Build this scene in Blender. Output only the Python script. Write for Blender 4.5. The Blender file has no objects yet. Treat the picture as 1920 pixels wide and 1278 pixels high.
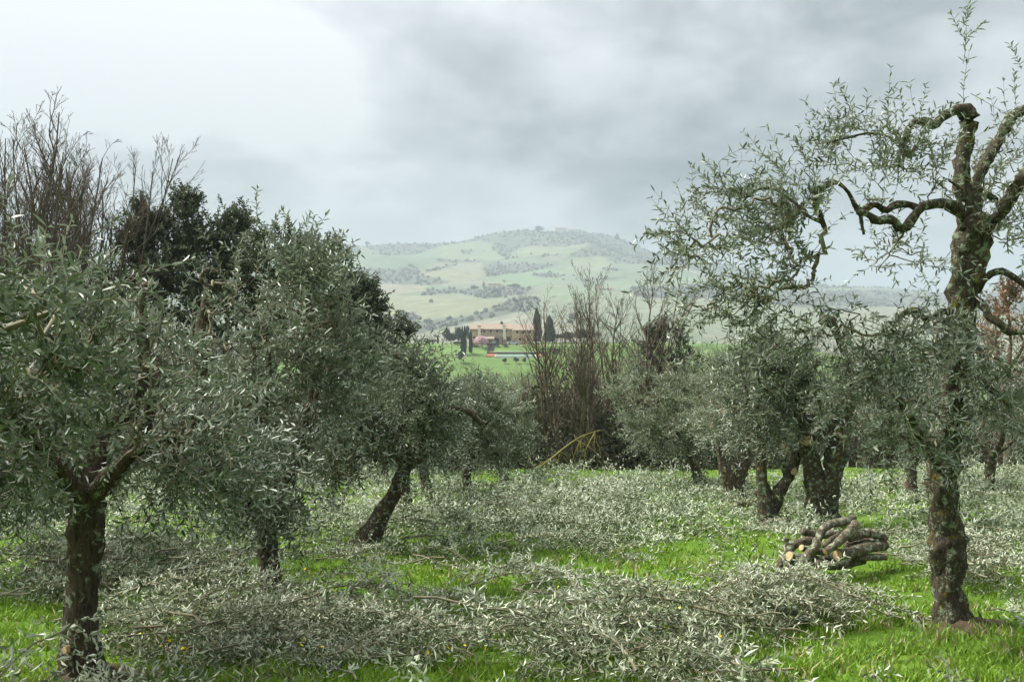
import bpy, bmesh, math
import numpy as np
from mathutils import Vector

# ------------------------------------------------------------------ camera, sky, sun, exposure
F, CX, CY = 1867.0, 960.0, 639.0          # focal length and centre in photograph pixels
PITCH = math.atan(39.0 / F)
EYE = np.array([0.0, 0.0, 1.6])
SC = bpy.context.scene
COL = SC.collection
cam_d = bpy.data.cameras.new('camera'); cam = bpy.data.objects.new('camera', cam_d); COL.objects.link(cam)
cam.location = EYE; cam.rotation_euler = (math.pi / 2 - PITCH, 0, 0)
cam_d.sensor_width = 36.0; cam_d.lens = 36.0 * F / 1920.0
cam_d.clip_start = 0.05; cam_d.clip_end = 40000
SC.camera = cam

SUN_AZ, SUN_EL = math.radians(-72), math.radians(52)     # azimuth from +Y towards +X
SUN_DIR = (math.sin(SUN_AZ) * math.cos(SUN_EL), math.cos(SUN_AZ) * math.cos(SUN_EL), math.sin(SUN_EL))
world = bpy.data.worlds.new('World'); SC.world = world; world.use_nodes = True
def build_world():
    nt = world.node_tree; nt.nodes.clear()
    N = nt.nodes.new; L = nt.links.new
    def math_(op, a, b=None, c=None, clamp=False):
        n = N('ShaderNodeMath'); n.operation = op; n.use_clamp = clamp
        for i, v in enumerate((a, b, c)):
            if v is None: continue
            if isinstance(v, (int, float)): n.inputs[i].default_value = v
            else: L(v, n.inputs[i])
        return n.outputs[0]
    def mix(f, a, b):
        n = N('ShaderNodeMix'); n.data_type = 'RGBA'
        if isinstance(f, (int, float)): n.inputs[0].default_value = f
        else: L(f, n.inputs[0])
        for k, v in ((6, a), (7, b)):
            if isinstance(v, tuple): n.inputs[k].default_value = (*v, 1)
            else: L(v, n.inputs[k])
        return n.outputs[2]
    def ramp(v, lo, hi):
        n = N('ShaderNodeMapRange'); n.interpolation_type = 'SMOOTHSTEP'
        n.inputs[1].default_value = lo; n.inputs[2].default_value = hi
        L(v, n.inputs[0]); return n.outputs[0]
    sky = N('ShaderNodeTexSky'); sky.sky_type = 'NISHITA'; sky.sun_disc = False
    sky.sun_elevation = SUN_EL; sky.sun_rotation = SUN_AZ
    sb = N('ShaderNodeVectorMath'); sb.operation = 'SCALE'; sb.inputs[3].default_value = 0.05
    L(sky.outputs[0], sb.inputs[0])
    tc = N('ShaderNodeTexCoord')
    nrm = N('ShaderNodeVectorMath'); nrm.operation = 'NORMALIZE'; L(tc.outputs['Generated'], nrm.inputs[0])
    sep = N('ShaderNodeSeparateXYZ'); L(nrm.outputs[0], sep.inputs[0])
    zc = math_('MAXIMUM', sep.outputs[2], 0.0)
    den = math_('ADD', zc, 0.42)
    cmb = N('ShaderNodeCombineXYZ')
    L(math_('DIVIDE', sep.outputs[0], den), cmb.inputs[0]); L(math_('DIVIDE', sep.outputs[1], den), cmb.inputs[1])
    cmb.inputs[2].default_value = SKY_SEED
    def noise(scale, detail, rough, dist):
        n = N('ShaderNodeTexNoise'); L(cmb.outputs[0], n.inputs['Vector'])
        n.inputs['Scale'].default_value = scale; n.inputs['Detail'].default_value = detail
        n.inputs['Roughness'].default_value = rough; n.inputs['Distortion'].default_value = dist
        return n.outputs[0]
    big = ramp(noise(1.7, 5, 0.5, 0.2), 0.40, 0.60)
    fine = ramp(noise(3.8, 9, 0.55, 0.25), 0.38, 0.63)
    dot = N('ShaderNodeVectorMath'); dot.operation = 'DOT_PRODUCT'; L(nrm.outputs[0], dot.inputs[0]); dot.inputs[1].default_value = SUN_DIR
    glow = ramp(dot.outputs[1], 0.14, 0.72)
    t = math_('ADD', math_('MULTIPLY', big, 0.42), math_('MULTIPLY', fine, 0.32))
    t = math_('ADD', t, math_('MULTIPLY', glow, 0.84))
    low = ramp(math_('SUBTRACT', 1.0, sep.outputs[2]), 0.84, 1.0)      # bright hazy band towards the horizon
    t = math_('ADD', t, math_('MULTIPLY', low, 0.46), clamp=True)
    cloud = mix(t, (0.0175, 0.0220, 0.0250), (0.098, 0.102, 0.104))
    up = math_('ADD', 1.0, math_('MULTIPLY', zc, 2.0))                  # an overcast sky grows brighter overhead
    cs = N('ShaderNodeVectorMath'); cs.operation = 'SCALE'; L(cloud, cs.inputs[0]); L(up, cs.inputs[3])
    out = mix(0.985, sb.outputs[0], cs.outputs[0])
    bg = N('ShaderNodeBackground'); L(out, bg.inputs[0]); bg.inputs[1].default_value = 1.0
    o = N('ShaderNodeOutputWorld'); L(bg.outputs[0], o.inputs[0])
SKY_SEED = 3.7
build_world()

sun_d = bpy.data.lights.new('sun', 'SUN'); sun = bpy.data.objects.new('sun', sun_d); COL.objects.link(sun)
sun_d.energy = 1.5; sun_d.angle = math.radians(24); sun_d.color = (1.0, 0.96, 0.9)
sun.rotation_euler = Vector((-SUN_DIR[0], -SUN_DIR[1], -SUN_DIR[2])).to_track_quat('-Z', 'Y').to_euler()
VS = SC.view_settings
VS.view_transform = 'Standard'; VS.look = 'None'; VS.exposure = 2.75; VS.gamma = 1.0; VS.use_curve_mapping = False
CYC = SC.cycles
CYC.max_bounces = 6; CYC.diffuse_bounces = 3; CYC.glossy_bounces = 2; CYC.transmission_bounces = 2
CYC.volume_bounces = 1; CYC.transparent_max_bounces = 4; CYC.use_denoising = True
CYC.caustics_reflective = False; CYC.caustics_refractive = False

rng = np.random.default_rng(11)

# ------------------------------------------------------------------ helpers
def ray(px, py):
    u = (px - CX) / F; v = (CY - py) / F
    c, s = math.cos(PITCH), math.sin(PITCH)
    return np.array([u, c + v * s, v * c - s])
def at(px, py, Y):
    d = ray(px, py); return EYE + d * (Y / d[1])
def project(P):
    d = P - EYE; c, s = math.cos(PITCH), math.sin(PITCH)
    w = d[..., 1] * c - d[..., 2] * s; v = d[..., 1] * s + d[..., 2] * c
    w = np.maximum(w, 1e-3)
    return CX + F * d[..., 0] / w, CY - F * v / w
def px_m(Y): return Y / F                 # metres per photograph pixel at depth Y

def unit(a): return a / np.maximum(np.linalg.norm(a, axis=-1, keepdims=True), 1e-9)

def mesh_np(name, V, Q=None, T=None, attrs=None, smooth=False):
    me = bpy.data.meshes.new(name)
    V = np.asarray(V, dtype=np.float32).reshape(-1, 3)
    nq = 0 if Q is None else len(Q); ntr = 0 if T is None else len(T)
    me.vertices.add(len(V)); me.vertices.foreach_set('co', V.ravel())
    loops = []
    if nq: loops.append(np.asarray(Q, dtype=np.int32).ravel())
    if ntr: loops.append(np.asarray(T, dtype=np.int32).ravel())
    loops = np.concatenate(loops)
    me.loops.add(len(loops)); me.loops.foreach_set('vertex_index', loops)
    me.polygons.add(nq + ntr)
    st = np.concatenate([np.arange(nq) * 4, nq * 4 + np.arange(ntr) * 3]).astype(np.int32)
    me.polygons.foreach_set('loop_start', st)
    me.polygons.foreach_set('use_smooth', np.full(nq + ntr, smooth))
    me.update(calc_edges=True)
    for k, a in (attrs or {}).items():
        a = np.asarray(a, dtype=np.float32)
        if a.ndim == 1:
            at_ = me.attributes.new(k, 'FLOAT', 'POINT'); at_.data.foreach_set('value', a)
        else:
            at_ = me.attributes.new(k, 'FLOAT_COLOR', 'POINT')
            if a.shape[1] == 3: a = np.concatenate([a, np.ones((len(a), 1), np.float32)], 1)
            at_.data.foreach_set('color', a.ravel())
    return me

def link(name, me, material=None, parent=None, loc=None):
    o = bpy.data.objects.new(name, me); COL.objects.link(o)
    if material is not None and me is not None and not me.materials: me.materials.append(material)
    if parent is not None: o.parent = parent
    if loc is not None: o.location = loc
    return o
def tag(o, label=None, cat=None, group=None, kind=None):
    if label: o['label'] = label
    if cat: o['category'] = cat
    if group: o['group'] = group
    if kind: o['kind'] = kind
    return o
def thing(name, loc, label, cat, group=None):
    o = bpy.data.objects.new(name, None); COL.objects.link(o); o.location = loc
    o.empty_display_size = 0.2
    return tag(o, label, cat, group)
def copy_tree(o, parent=None):
    c = o.copy(); COL.objects.link(c)
    if parent is not None: c.parent = parent
    for ch in list(o.children): copy_tree(ch, c)
    return c

def tubes(P, R, sides=4, cap=False):
    """P (K,n,3) curves, R (K,n) radii -> verts, quads"""
    P = np.asarray(P, float); R = np.asarray(R, float); K, n, _ = P.shape
    T = unit(np.gradient(P, axis=1))
    mean = unit(P[:, -1] - P[:, 0] + 1e-6)
    ref = np.where(np.abs(mean[:, 2:3]) > 0.8, np.array([[1.0, 0, 0]]), np.array([[0, 0, 1.0]]))
    A = unit(np.cross(T, np.broadcast_to(ref[:, None], T.shape))); B = np.cross(T, A)
    th = np.arange(sides) * 2 * math.pi / sides
    ring = A[:, :, None] * np.cos(th)[None, None, :, None] + B[:, :, None] * np.sin(th)[None, None, :, None]
    V = P[:, :, None] + ring * R[:, :, None, None]
    idx = np.arange(K * n * sides).reshape(K, n, sides)
    a = idx[:, :-1]; b = idx[:, 1:]
    Q = np.stack([a, np.roll(a, -1, 2), np.roll(b, -1, 2), b], -1).reshape(-1, 4)
    return V.reshape(-1, 3), Q

def smooth_curve(C, n):
    """Catmull-Rom through control rows (x,y,z,r)"""
    C = np.asarray(C, float)
    if len(C) == 2: return C[0] + (C[1] - C[0]) * np.linspace(0, 1, n)[:, None]
    E = np.vstack([2 * C[0] - C[1], C, 2 * C[-1] - C[-2]])
    seg = len(C) - 1; t = np.linspace(0, seg, n); i = np.minimum(t.astype(int), seg - 1); f = (t - i)[:, None]
    p0, p1, p2, p3 = E[i], E[i + 1], E[i + 2], E[i + 3]
    r = 0.5 * (2 * p1 + (p2 - p0) * f + (2 * p0 - 5 * p1 + 4 * p2 - p3) * f ** 2 + (3 * p1 - p0 - 3 * p2 + p3) * f ** 3)
    r[:, 3] = np.maximum(r[:, 3], 0.002); return r

def vnoise(P, freq, seed=0):
    """cheap smooth 3-D noise from summed sines"""
    r = np.random.default_rng(seed); out = np.zeros(P.shape[:-1])
    for k in range(6):
        d = unit(r.normal(size=3)) * freq * (0.7 + 0.9 * r.random()); out += np.sin(P @ d * 2 * math.pi + r.random() * 7)
    return out / 6 * 1.6

def limb_mesh(name, C, sides=12, n=24, lump=0.16, freq=9.0, seed=0, capped=True, flute=0.0):
    S = smooth_curve(C, n)
    V, Q = tubes(S[None, :, :3], S[None, :, 3], sides)
    V = V.reshape(n, sides, 3); ctr = S[:, None, :3]; rad = V - ctr
    th = np.arange(sides) * 2 * math.pi / sides
    f = 1 + lump * vnoise(V, freq, seed) + 0.7 * lump * vnoise(V, freq * 2.6, seed + 1) + flute * np.sin(3 * th[None] + 4 * np.linspace(0, 1, n)[:, None] + seed) + .6 * flute * np.sin(5 * th[None] - 6 * np.linspace(0, 1, n)[:, None])
    f = f + 3.0 * flute * np.clip(1 - np.linspace(0, 1, n) / .10, 0, 1)[:, None] * np.maximum(np.sin(4 * th + seed), 0)[None]
    V = (ctr + rad * f[..., None]).reshape(-1, 3)
    T = []
    if capped:
        V = np.vstack([V, S[0, :3], S[-1, :3]]); a = n * sides
        for j in range(sides):
            k = (j + 1) % sides
            T.append((a, k, j)); T.append((a + 1, (n - 1) * sides + j, (n - 1) * sides + k))
    return mesh_np(name, V, Q, np.array(T) if T else None, smooth=True), S

def leaf_mesh(pos, dr, nm, L, W, hi=True, fold=0.12, curl=0.12):
    x = unit(dr); n = unit(nm - (nm * x).sum(-1, keepdims=True) * x); y = np.cross(n, x)
    L = L[:, None]; W = W[:, None]; K = len(pos)
    f = n * W * fold * 2.0
    base = pos; tip = pos + x * L - n * L * curl
    if hi:
        l1 = pos + x * L * .30 + y * W * .46 + f - n * L * curl * .1; r1 = pos + x * L * .30 - y * W * .46 + f - n * L * curl * .1
        l2 = pos + x * L * .68 + y * W * .42 + f - n * L * curl * .45; r2 = pos + x * L * .68 - y * W * .42 + f - n * L * curl * .45
        V = np.stack([base, r1, r2, tip, l2, l1], 1); k = np.arange(K)[:, None] * 6
        Q = np.concatenate([k + np.array([[0, 1, 2, 3]]), k + np.array([[0, 3, 4, 5]])])
        return V.reshape(-1, 3), Q, None, 6
    l = pos + x * L * .48 + y * W * .55 + f; r = pos + x * L * .48 - y * W * .55 + f
    V = np.stack([base, r, tip, l], 1); k = np.arange(K)[:, None] * 4
    T = np.concatenate([k + np.array([[0, 1, 2]]), k + np.array([[0, 2, 3]])])
    return V.reshape(-1, 3), None, T, 4

def shoots(O, D, Ln, n=6, droop=0.25, wig=0.18, r=None):
    r = r or rng; K = len(O); P = np.zeros((K, n, 3)); P[:, 0] = O; d = unit(D); st = (Ln / (n - 1))[:, None]
    for i in range(1, n):
        P[:, i] = P[:, i - 1] + d * st
        d = unit(d + r.normal(size=(K, 3)) * wig + np.array([0, 0, -1.0]) * (droop * (Ln / 0.5))[:, None] * 0.5)
    return P

def along(P, t):
    """P (K,n,3), t (K,m) in 0..1 -> points, tangents (K,m,3)"""
    n = P.shape[1]; x = t * (n - 1); i = np.minimum(x.astype(int), n - 2); f = (x - i)[..., None]
    k = np.arange(len(P))[:, None]; a = P[k, i]; b = P[k, i + 1]
    return a + (b - a) * f, unit(b - a)

def leaves_on(P, m, L0, W0, r, up=0.45, spread=0.85, tmin=0.06):
    """m leaves (even) per curve in opposite pairs; returns pos, dir, normal, L, W"""
    K = len(P); h = max(1, m // 2)
    t = np.repeat(np.linspace(tmin, 1.0, h)[None], K, 0) + r.uniform(-.4, .4, (K, h)) * (1 - tmin) / h
    t = np.clip(t, 0.02, 1.0)
    p, tg = along(P, t)
    ref = unit(r.normal(size=(K, 1, 3))); A = unit(np.cross(tg, np.broadcast_to(ref, tg.shape))); B = np.cross(tg, A)
    ang = (np.arange(h) % 2 * math.pi / 2)[None] + r.uniform(-.5, .5, (K, h))
    side = A * np.cos(ang)[..., None] + B * np.sin(ang)[..., None]
    out = []
    for s in (1, -1):
        sp = spread + r.normal(size=(K, h)) * .2
        sd = side * s
        d = tg * np.cos(sp)[..., None] + sd * np.sin(sp)[..., None] + r.normal(size=(K, h, 3)) * .15
        nn = tg * np.sin(sp)[..., None] - sd * np.cos(sp)[..., None] + np.array([0, 0, up]) + r.normal(size=(K, h, 3)) * .3
        out.append((p, d, nn, L0 * r.uniform(.5, 1.25, (K, h)), W0 * r.uniform(.75, 1.2, (K, h))))
    cat = lambda i: np.concatenate([o[i].reshape(-1, 3) if o[i].ndim == 3 else o[i].ravel() for o in out])
    return [cat(i) for i in range(5)]

# ------------------------------------------------------------------ terrain heights
RIDGE = np.array([(-900, 530), (-400, 505), (0, 482), (300, 470), (600, 462), (780, 458), (870, 450), (930, 443), (980, 437), (1020, 432), (1060, 430), (1090, 433), (1140, 444),
                  (1190, 459), (1240, 475), (1300, 491), (1400, 511), (1500, 530), (1700, 548), (1920, 562), (2600, 565)], float)
RX = (RIDGE[:, 0] - CX) / F * 3000; RZ = 1.6 + (600 - RIDGE[:, 1]) / F * 3000
SY = np.array([(700, 0), (900, .063), (1200, .139), (1500, .243), (1900, .385), (2300, .56), (2700, .81), (3000, 1), (3250, 1.0), (4300, .5), (7000, .2)])
BY = np.array([(-60, 5.8), (27, -2.6), (45, -4.7), (80, -10), (180, -28), (300, -38), (700, -42), (9000, -42)])
TY = np.array([(180, -28), (260, -27), (300, -20.5), (322, -15.6), (338, -11.9), (343, -11.2), (352, -11.1), (356, -9.4), (363, -7.5), (398, -7.3), (420, -10), (460, -18), (520, -30), (700, -42)])
def gz(x, y):
    x = np.asarray(x, float); y = np.asarray(y, float)
    z = np.interp(y, BY[:, 0], BY[:, 1])
    k = np.exp(-((x - 20) / 170) ** 4)
    z = z + np.where((y > 180) & (y < 700), (np.interp(y, TY[:, 0], TY[:, 1]) - z) * k, 0)
    s = np.interp(y, SY[:, 0], SY[:, 1])
    h = -42 + (np.interp(x, RX, RZ) + 42) * s
    far = 205 * np.exp(-((y - 5600) / 700) ** 2) * (1 + .12 * np.sin(x / 420.) + .06 * np.sin(x / 130. + 1))
    und = s * (1 - np.clip((s - .75) * 3, 0, .8)) * (13 * np.sin(x / 95. + y / 210.) + 9 * np.sin(x / 61. - y / 120. + 2) + 7 * np.sin(y / 75. + x / 300.)) + np.where(y > 760, 5 * np.sin(x / 47. + y / 90.) * np.clip((y - 760) / 300, 0, 1), 0)
    z = np.where(y > 700, np.maximum(h + und, far - 42), z)
    near = np.clip((45 - y) / 20, 0, 1)
    return z + near * (.045 * np.sin(x * 1.1 + .5) * np.sin(y * .9) + .03 * np.sin(x * 2.3 + y * 1.7) + .02 * np.sin(y * 3.1 - x * 2.2))
def gp(px, py, y0=3.0, y1=6900.0):
    d = ray(px, py); Y = np.exp(np.linspace(math.log(y0), math.log(y1), 3000))
    P = EYE + d * (Y / d[1])[:, None]; below = P[:, 2] < gz(P[:, 0], P[:, 1])
    if not below.any(): return P[-1]
    i = int(np.argmax(below)); return np.array([P[i, 0], P[i, 1], float(gz(P[i, 0], P[i, 1]))])
def ground_at(x, y): return np.array([x, y, float(gz(x, y))])
def base_px(px, Y): x = at(px, 600, Y)[0]; return ground_at(x, Y)

# ------------------------------------------------------------------ materials
MATS = {}
def mat(name, col, rough=0.8, col2=None, scale=5.0, bump=0.0, bscale=None, detail=6, coord='Object', spec=0.3, lo=.35, hi=.65):
    m = bpy.data.materials.new(name); m.use_nodes = True; nt = m.node_tree; b = nt.nodes['Principled BSDF']
    b.inputs['Roughness'].default_value = rough; b.inputs['Specular IOR Level'].default_value = spec
    b.inputs['Base Color'].default_value = (*col, 1)
    tc = nt.nodes.new('ShaderNodeTexCoord')
    def noise(s):
        n = nt.nodes.new('ShaderNodeTexNoise'); n.inputs['Scale'].default_value = s; n.inputs['Detail'].default_value = detail
        nt.links.new(tc.outputs[coord], n.inputs['Vector']); return n
    if col2 is not None:
        n = noise(scale); r = nt.nodes.new('ShaderNodeMapRange'); r.inputs[1].default_value = lo; r.inputs[2].default_value = hi
        nt.links.new(n.outputs[0], r.inputs[0])
        mx = nt.nodes.new('ShaderNodeMix'); mx.data_type = 'RGBA'; nt.links.new(r.outputs[0], mx.inputs[0])
        mx.inputs[6].default_value = (*col, 1); mx.inputs[7].default_value = (*col2, 1)
        nt.links.new(mx.outputs[2], b.inputs['Base Color'])
    if bump:
        n = noise(bscale or scale * 4); bp = nt.nodes.new('ShaderNodeBump'); bp.inputs['Strength'].default_value = bump
        bp.inputs['Distance'].default_value = 0.02
        nt.links.new(n.outputs[0], bp.inputs['Height']); nt.links.new(bp.outputs[0], b.inputs['Normal'])
    MATS[name] = m; return m

def leaf_mat(name, top_a, top_b, under, rough=0.42, trans=0.18, attr='lf', spec=0.45):
    m = bpy.data.materials.new(name); m.use_nodes = True; nt = m.node_tree; N = nt.nodes.new; Lk = nt.links.new
    b = nt.nodes['Principled BSDF']; out = nt.nodes['Material Output']
    a = N('ShaderNodeAttribute'); a.attribute_name = attr
    mx = N('ShaderNodeMix'); mx.data_type = 'RGBA'; Lk(a.outputs['Fac'], mx.inputs[0])
    mx.inputs[6].default_value = (*top_a, 1); mx.inputs[7].default_value = (*top_b, 1)
    g = N('ShaderNodeNewGeometry')
    m2 = N('ShaderNodeMix'); m2.data_type = 'RGBA'; Lk(g.outputs['Backfacing'], m2.inputs[0])     # the two faces of a leaf
    Lk(mx.outputs[2], m2.inputs[6]); m2.inputs[7].default_value = (*under, 1)
    Lk(m2.outputs[2], b.inputs['Base Color']); b.inputs['Roughness'].default_value = rough
    b.inputs['Specular IOR Level'].default_value = spec
    t = N('ShaderNodeBsdfTranslucent'); Lk(m2.outputs[2], t.inputs[0])
    ms = N('ShaderNodeMixShader'); ms.inputs[0].default_value = trans
    Lk(b.outputs[0], ms.inputs[1]); Lk(t.outputs[0], ms.inputs[2]); Lk(ms.outputs[0], out.inputs[0])
    MATS[name] = m; return m

def bark_mat(name, dark, light, lichen, moss, lichen_amt=0.56, moss_amt=0.66):
    m = bpy.data.materials.new(name); m.use_nodes = True; nt = m.node_tree; N = nt.nodes.new; Lk = nt.links.new
    b = nt.nodes['Principled BSDF']; b.inputs['Roughness'].default_value = 0.9; b.inputs['Specular IOR Level'].default_value = 0.15
    tc = N('ShaderNodeTexCoord')
    def noise(s, d=8, r=.6, sq=None):
        n = N('ShaderNodeTexNoise'); n.inputs['Scale'].default_value = s; n.inputs['Detail'].default_value = d; n.inputs['Roughness'].default_value = r
        if sq:
            mp = N('ShaderNodeMapping'); mp.inputs['Scale'].default_value = (1, 1, sq); Lk(tc.outputs['Object'], mp.inputs[0]); Lk(mp.outputs[0], n.inputs['Vector'])
        else: Lk(tc.outputs['Object'], n.inputs['Vector'])
        return n.outputs[0]
    def rng_(v, lo, hi):
        n = N('ShaderNodeMapRange'); n.inputs[1].default_value = lo; n.inputs[2].default_value = hi; Lk(v, n.inputs[0]); return n.outputs[0]
    def mix(f, a, c):
        n = N('ShaderNodeMix'); n.data_type = 'RGBA'; Lk(f, n.inputs[0])
        for k, v in ((6, a), (7, c)):
            if isinstance(v, tuple): n.inputs[k].default_value = (*v, 1)
            else: Lk(v, n.inputs[k])
        return n.outputs[2]
    ridg = noise(42, 8, .65, .18)
    c = mix(rng_(ridg, .35, .65), dark, light)
    c = mix(rng_(noise(17, 6, .7), lichen_amt, lichen_amt + .05), c, lichen)
    c = mix(rng_(noise(55, 3, .6), lichen_amt + .13, lichen_amt + .17), c, tuple(min(1, v * 1.5) for v in lichen))
    c = mix(rng_(noise(6.5, 7, .7), moss_amt, moss_amt + .07), c, moss)
    Lk(c, b.inputs['Base Color'])
    bp = N('ShaderNodeBump'); bp.inputs['Strength'].default_value = 1.0; bp.inputs['Distance'].default_value = 0.018
    ad = N('ShaderNodeMath'); ad.operation = 'ADD'; Lk(ridg, ad.inputs[0]); Lk(noise(90, 5), ad.inputs[1]); Lk(ad.outputs[0], bp.inputs['Height'])
    Lk(bp.outputs[0], b.inputs['Normal']); MATS[name] = m; return m

M_OLIVE = leaf_mat('olive_leaf', (.042, .064, .034), (.195, .238, .130), (.28, .32, .245), rough=.42, trans=.10, spec=.42)
M_OLIVEP = leaf_mat('pale_olive_leaf', (.060, .085, .046), (.19, .225, .115), (.34, .38, .28), rough=.48, trans=.16, spec=.35)
M_CUT = leaf_mat('cut_olive_leaf', (.070, .098, .045), (.18, .22, .10), (.40, .44, .31), rough=.50, trans=.12)
M_OAK = leaf_mat('evergreen_leaf', (.055, .073, .040), (.125, .145, .075), (.13, .145, .095), rough=.45, trans=.10)
M_SCRUB = leaf_mat('scrub_leaf', (.035, .050, .018), (.085, .085, .035), (.08, .09, .05), rough=.6, trans=.15)
M_BROWNLEAF = leaf_mat('dry_oak_leaf', (.15, .085, .045), (.25, .15, .08), (.24, .17, .10), rough=.7, trans=.2)
M_BLOSSOM = leaf_mat('pink_blossom', (.62, .36, .42), (.78, .55, .60), (.72, .48, .54), rough=.8, trans=.2)
M_CYPRESS = leaf_mat('cypress_foliage', (.010, .020, .012), (.022, .036, .018), (.015, .026, .015), rough=.7, trans=.05)
M_PINE = leaf_mat('pine_foliage', (.022, .040, .022), (.045, .070, .035), (.03, .05, .03), rough=.7, trans=.05)
M_GRASS = leaf_mat('grass_blade', (.10, .20, .012), (.23, .36, .030), (.17, .29, .022), rough=.5, trans=.30)
M_BARK = bark_mat('olive_bark', (.036, .027, .018), (.14, .108, .074), (.30, .35, .23), (.22, .16, .02))
M_BARKL = bark_mat('lichened_olive_bark', (.030, .025, .016), (.105, .090, .058), (.24, .30, .19), (.20, .15, .02), .545, .59)
M_LOG = bark_mat('log_bark', (.055, .045, .030), (.17, .14, .095), (.28, .32, .22), (.13, .12, .035), .525, .61)
M_GREYBARK = mat('bare_tree_bark', (.075, .058, .042), .9, (.15, .12, .088), 6)
M_REDTWIG = mat('reddish_twig_bark', (.058, .046, .038), .9, (.115, .092, .074), 6)
M_TWIG = mat('olive_twig_bark', (.105, .095, .055), .8, (.19, .17, .105), 9)
M_YELLOW = mat('yellow_lichen_bark', (.22, .185, .035), .9, (.13, .115, .05), 7)
M_CUTWOOD = mat('fresh_cut_wood', (.52, .38, .21), .85, (.38, .26, .13), 40, bump=.2)

# ------------------------------------------------------------------ ground of the grove
def grid_sheet(name, ys, ncol, wfun, material, colfun=None):
    us = np.linspace(-1, 1, ncol); Y, U = np.meshgrid(ys, us, indexing='ij'); X = U * wfun(Y)
    Z = gz(X, Y); V = np.stack([X, Y, Z], -1).reshape(-1, 3)
    i = np.arange(len(ys) * ncol).reshape(len(ys), ncol)
    Q = np.stack([i[:-1, :-1], i[:-1, 1:], i[1:, 1:], i[1:, :-1]], -1).reshape(-1, 4)
    at_ = {'field': colfun(V)} if colfun else None
    return link(name, mesh_np(name, V, Q, attrs=at_, smooth=True), material)
WF = lambda Y: .85 * np.abs(Y) + 26

def ground_mat():
    m = bpy.data.materials.new('grove_turf'); m.use_nodes = True; nt = m.node_tree; N = nt.nodes.new; Lk = nt.links.new
    b = nt.nodes['Principled BSDF']; b.inputs['Roughness'].default_value = .9; b.inputs['Specular IOR Level'].default_value = .1
    tc = N('ShaderNodeTexCoord')
    def noise(s, d=6):
        n = N('ShaderNodeTexNoise'); n.inputs['Scale'].default_value = s; n.inputs['Detail'].default_value = d; Lk(tc.outputs['Object'], n.inputs['Vector']); return n.outputs[0]
    def mix(v, lo, hi, a, c):
        r = N('ShaderNodeMapRange'); r.inputs[1].default_value = lo; r.inputs[2].default_value = hi; Lk(v, r.inputs[0])
        n = N('ShaderNodeMix'); n.data_type = 'RGBA'; Lk(r.outputs[0], n.inputs[0])
        for k, x in ((6, a), (7, c)):
            if isinstance(x, tuple): n.inputs[k].default_value = (*x, 1)
            else: Lk(x, n.inputs[k])
        return n.outputs[2]
    c = mix(noise(1.3), .3, .7, (.070, .135, .012), (.135, .225, .022))
    c = mix(noise(24), .40, .75, c, (.045, .10, .012))
    c = mix(noise(7, 9), .62, .72, c, (.060, .050, .025))
    Lk(c, b.inputs['Base Color'])
    bp = N('ShaderNodeBump'); bp.inputs['Strength'].default_value = .8; bp.inputs['Distance'].default_value = .03; Lk(noise(60), bp.inputs['Height']); Lk(bp.outputs[0], b.inputs['Normal'])
    return m
tag(grid_sheet('ground', np.concatenate([np.linspace(-40, 3, 8), np.linspace(3.4, 34, 150), np.linspace(35, 60, 18)]), 170, WF, ground_mat()), kind='structure')

# ------------------------------------------------------------------ valley, lawn and hills
def field_mat(name):
    m = bpy.data.materials.new(name); m.use_nodes = True; nt = m.node_tree; N = nt.nodes.new; Lk = nt.links.new
    b = nt.nodes['Principled BSDF']; b.inputs['Roughness'].default_value = .95; b.inputs['Specular IOR Level'].default_value = .05
    a = N('ShaderNodeAttribute'); a.attribute_name = 'field'
    tc = N('ShaderNodeTexCoord')
    n = N('ShaderNodeTexNoise'); n.inputs['Scale'].default_value = .035; n.inputs['Detail'].default_value = 9; n.inputs['Roughness'].default_value = .65
    Lk(tc.outputs['Object'], n.inputs['Vector'])
    r = N('ShaderNodeMapRange'); r.inputs[1].default_value = .3; r.inputs[2].default_value = .7; r.inputs[3].default_value = .72; r.inputs[4].default_value = 1.25; Lk(n.outputs[0], r.inputs[0])
    v = N('ShaderNodeVectorMath'); v.operation = 'SCALE'; Lk(a.outputs['Color'], v.inputs[0]); Lk(r.outputs[0], v.inputs[3])
    Lk(v.outputs[0], b.inputs['Base Color']); return m
def inpoly(px, py, poly):
    poly = np.asarray(poly, float); r = np.zeros(px.shape, bool); j = len(poly) - 1
    for i in range(len(poly)):
        xi, yi = poly[i]; xj, yj = poly[j]
        r ^= ((yi > py) != (yj > py)) & (px < (xj - xi) * (py - yi) / (yj - yi + 1e-9) + xi); j = i
    return r
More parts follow.
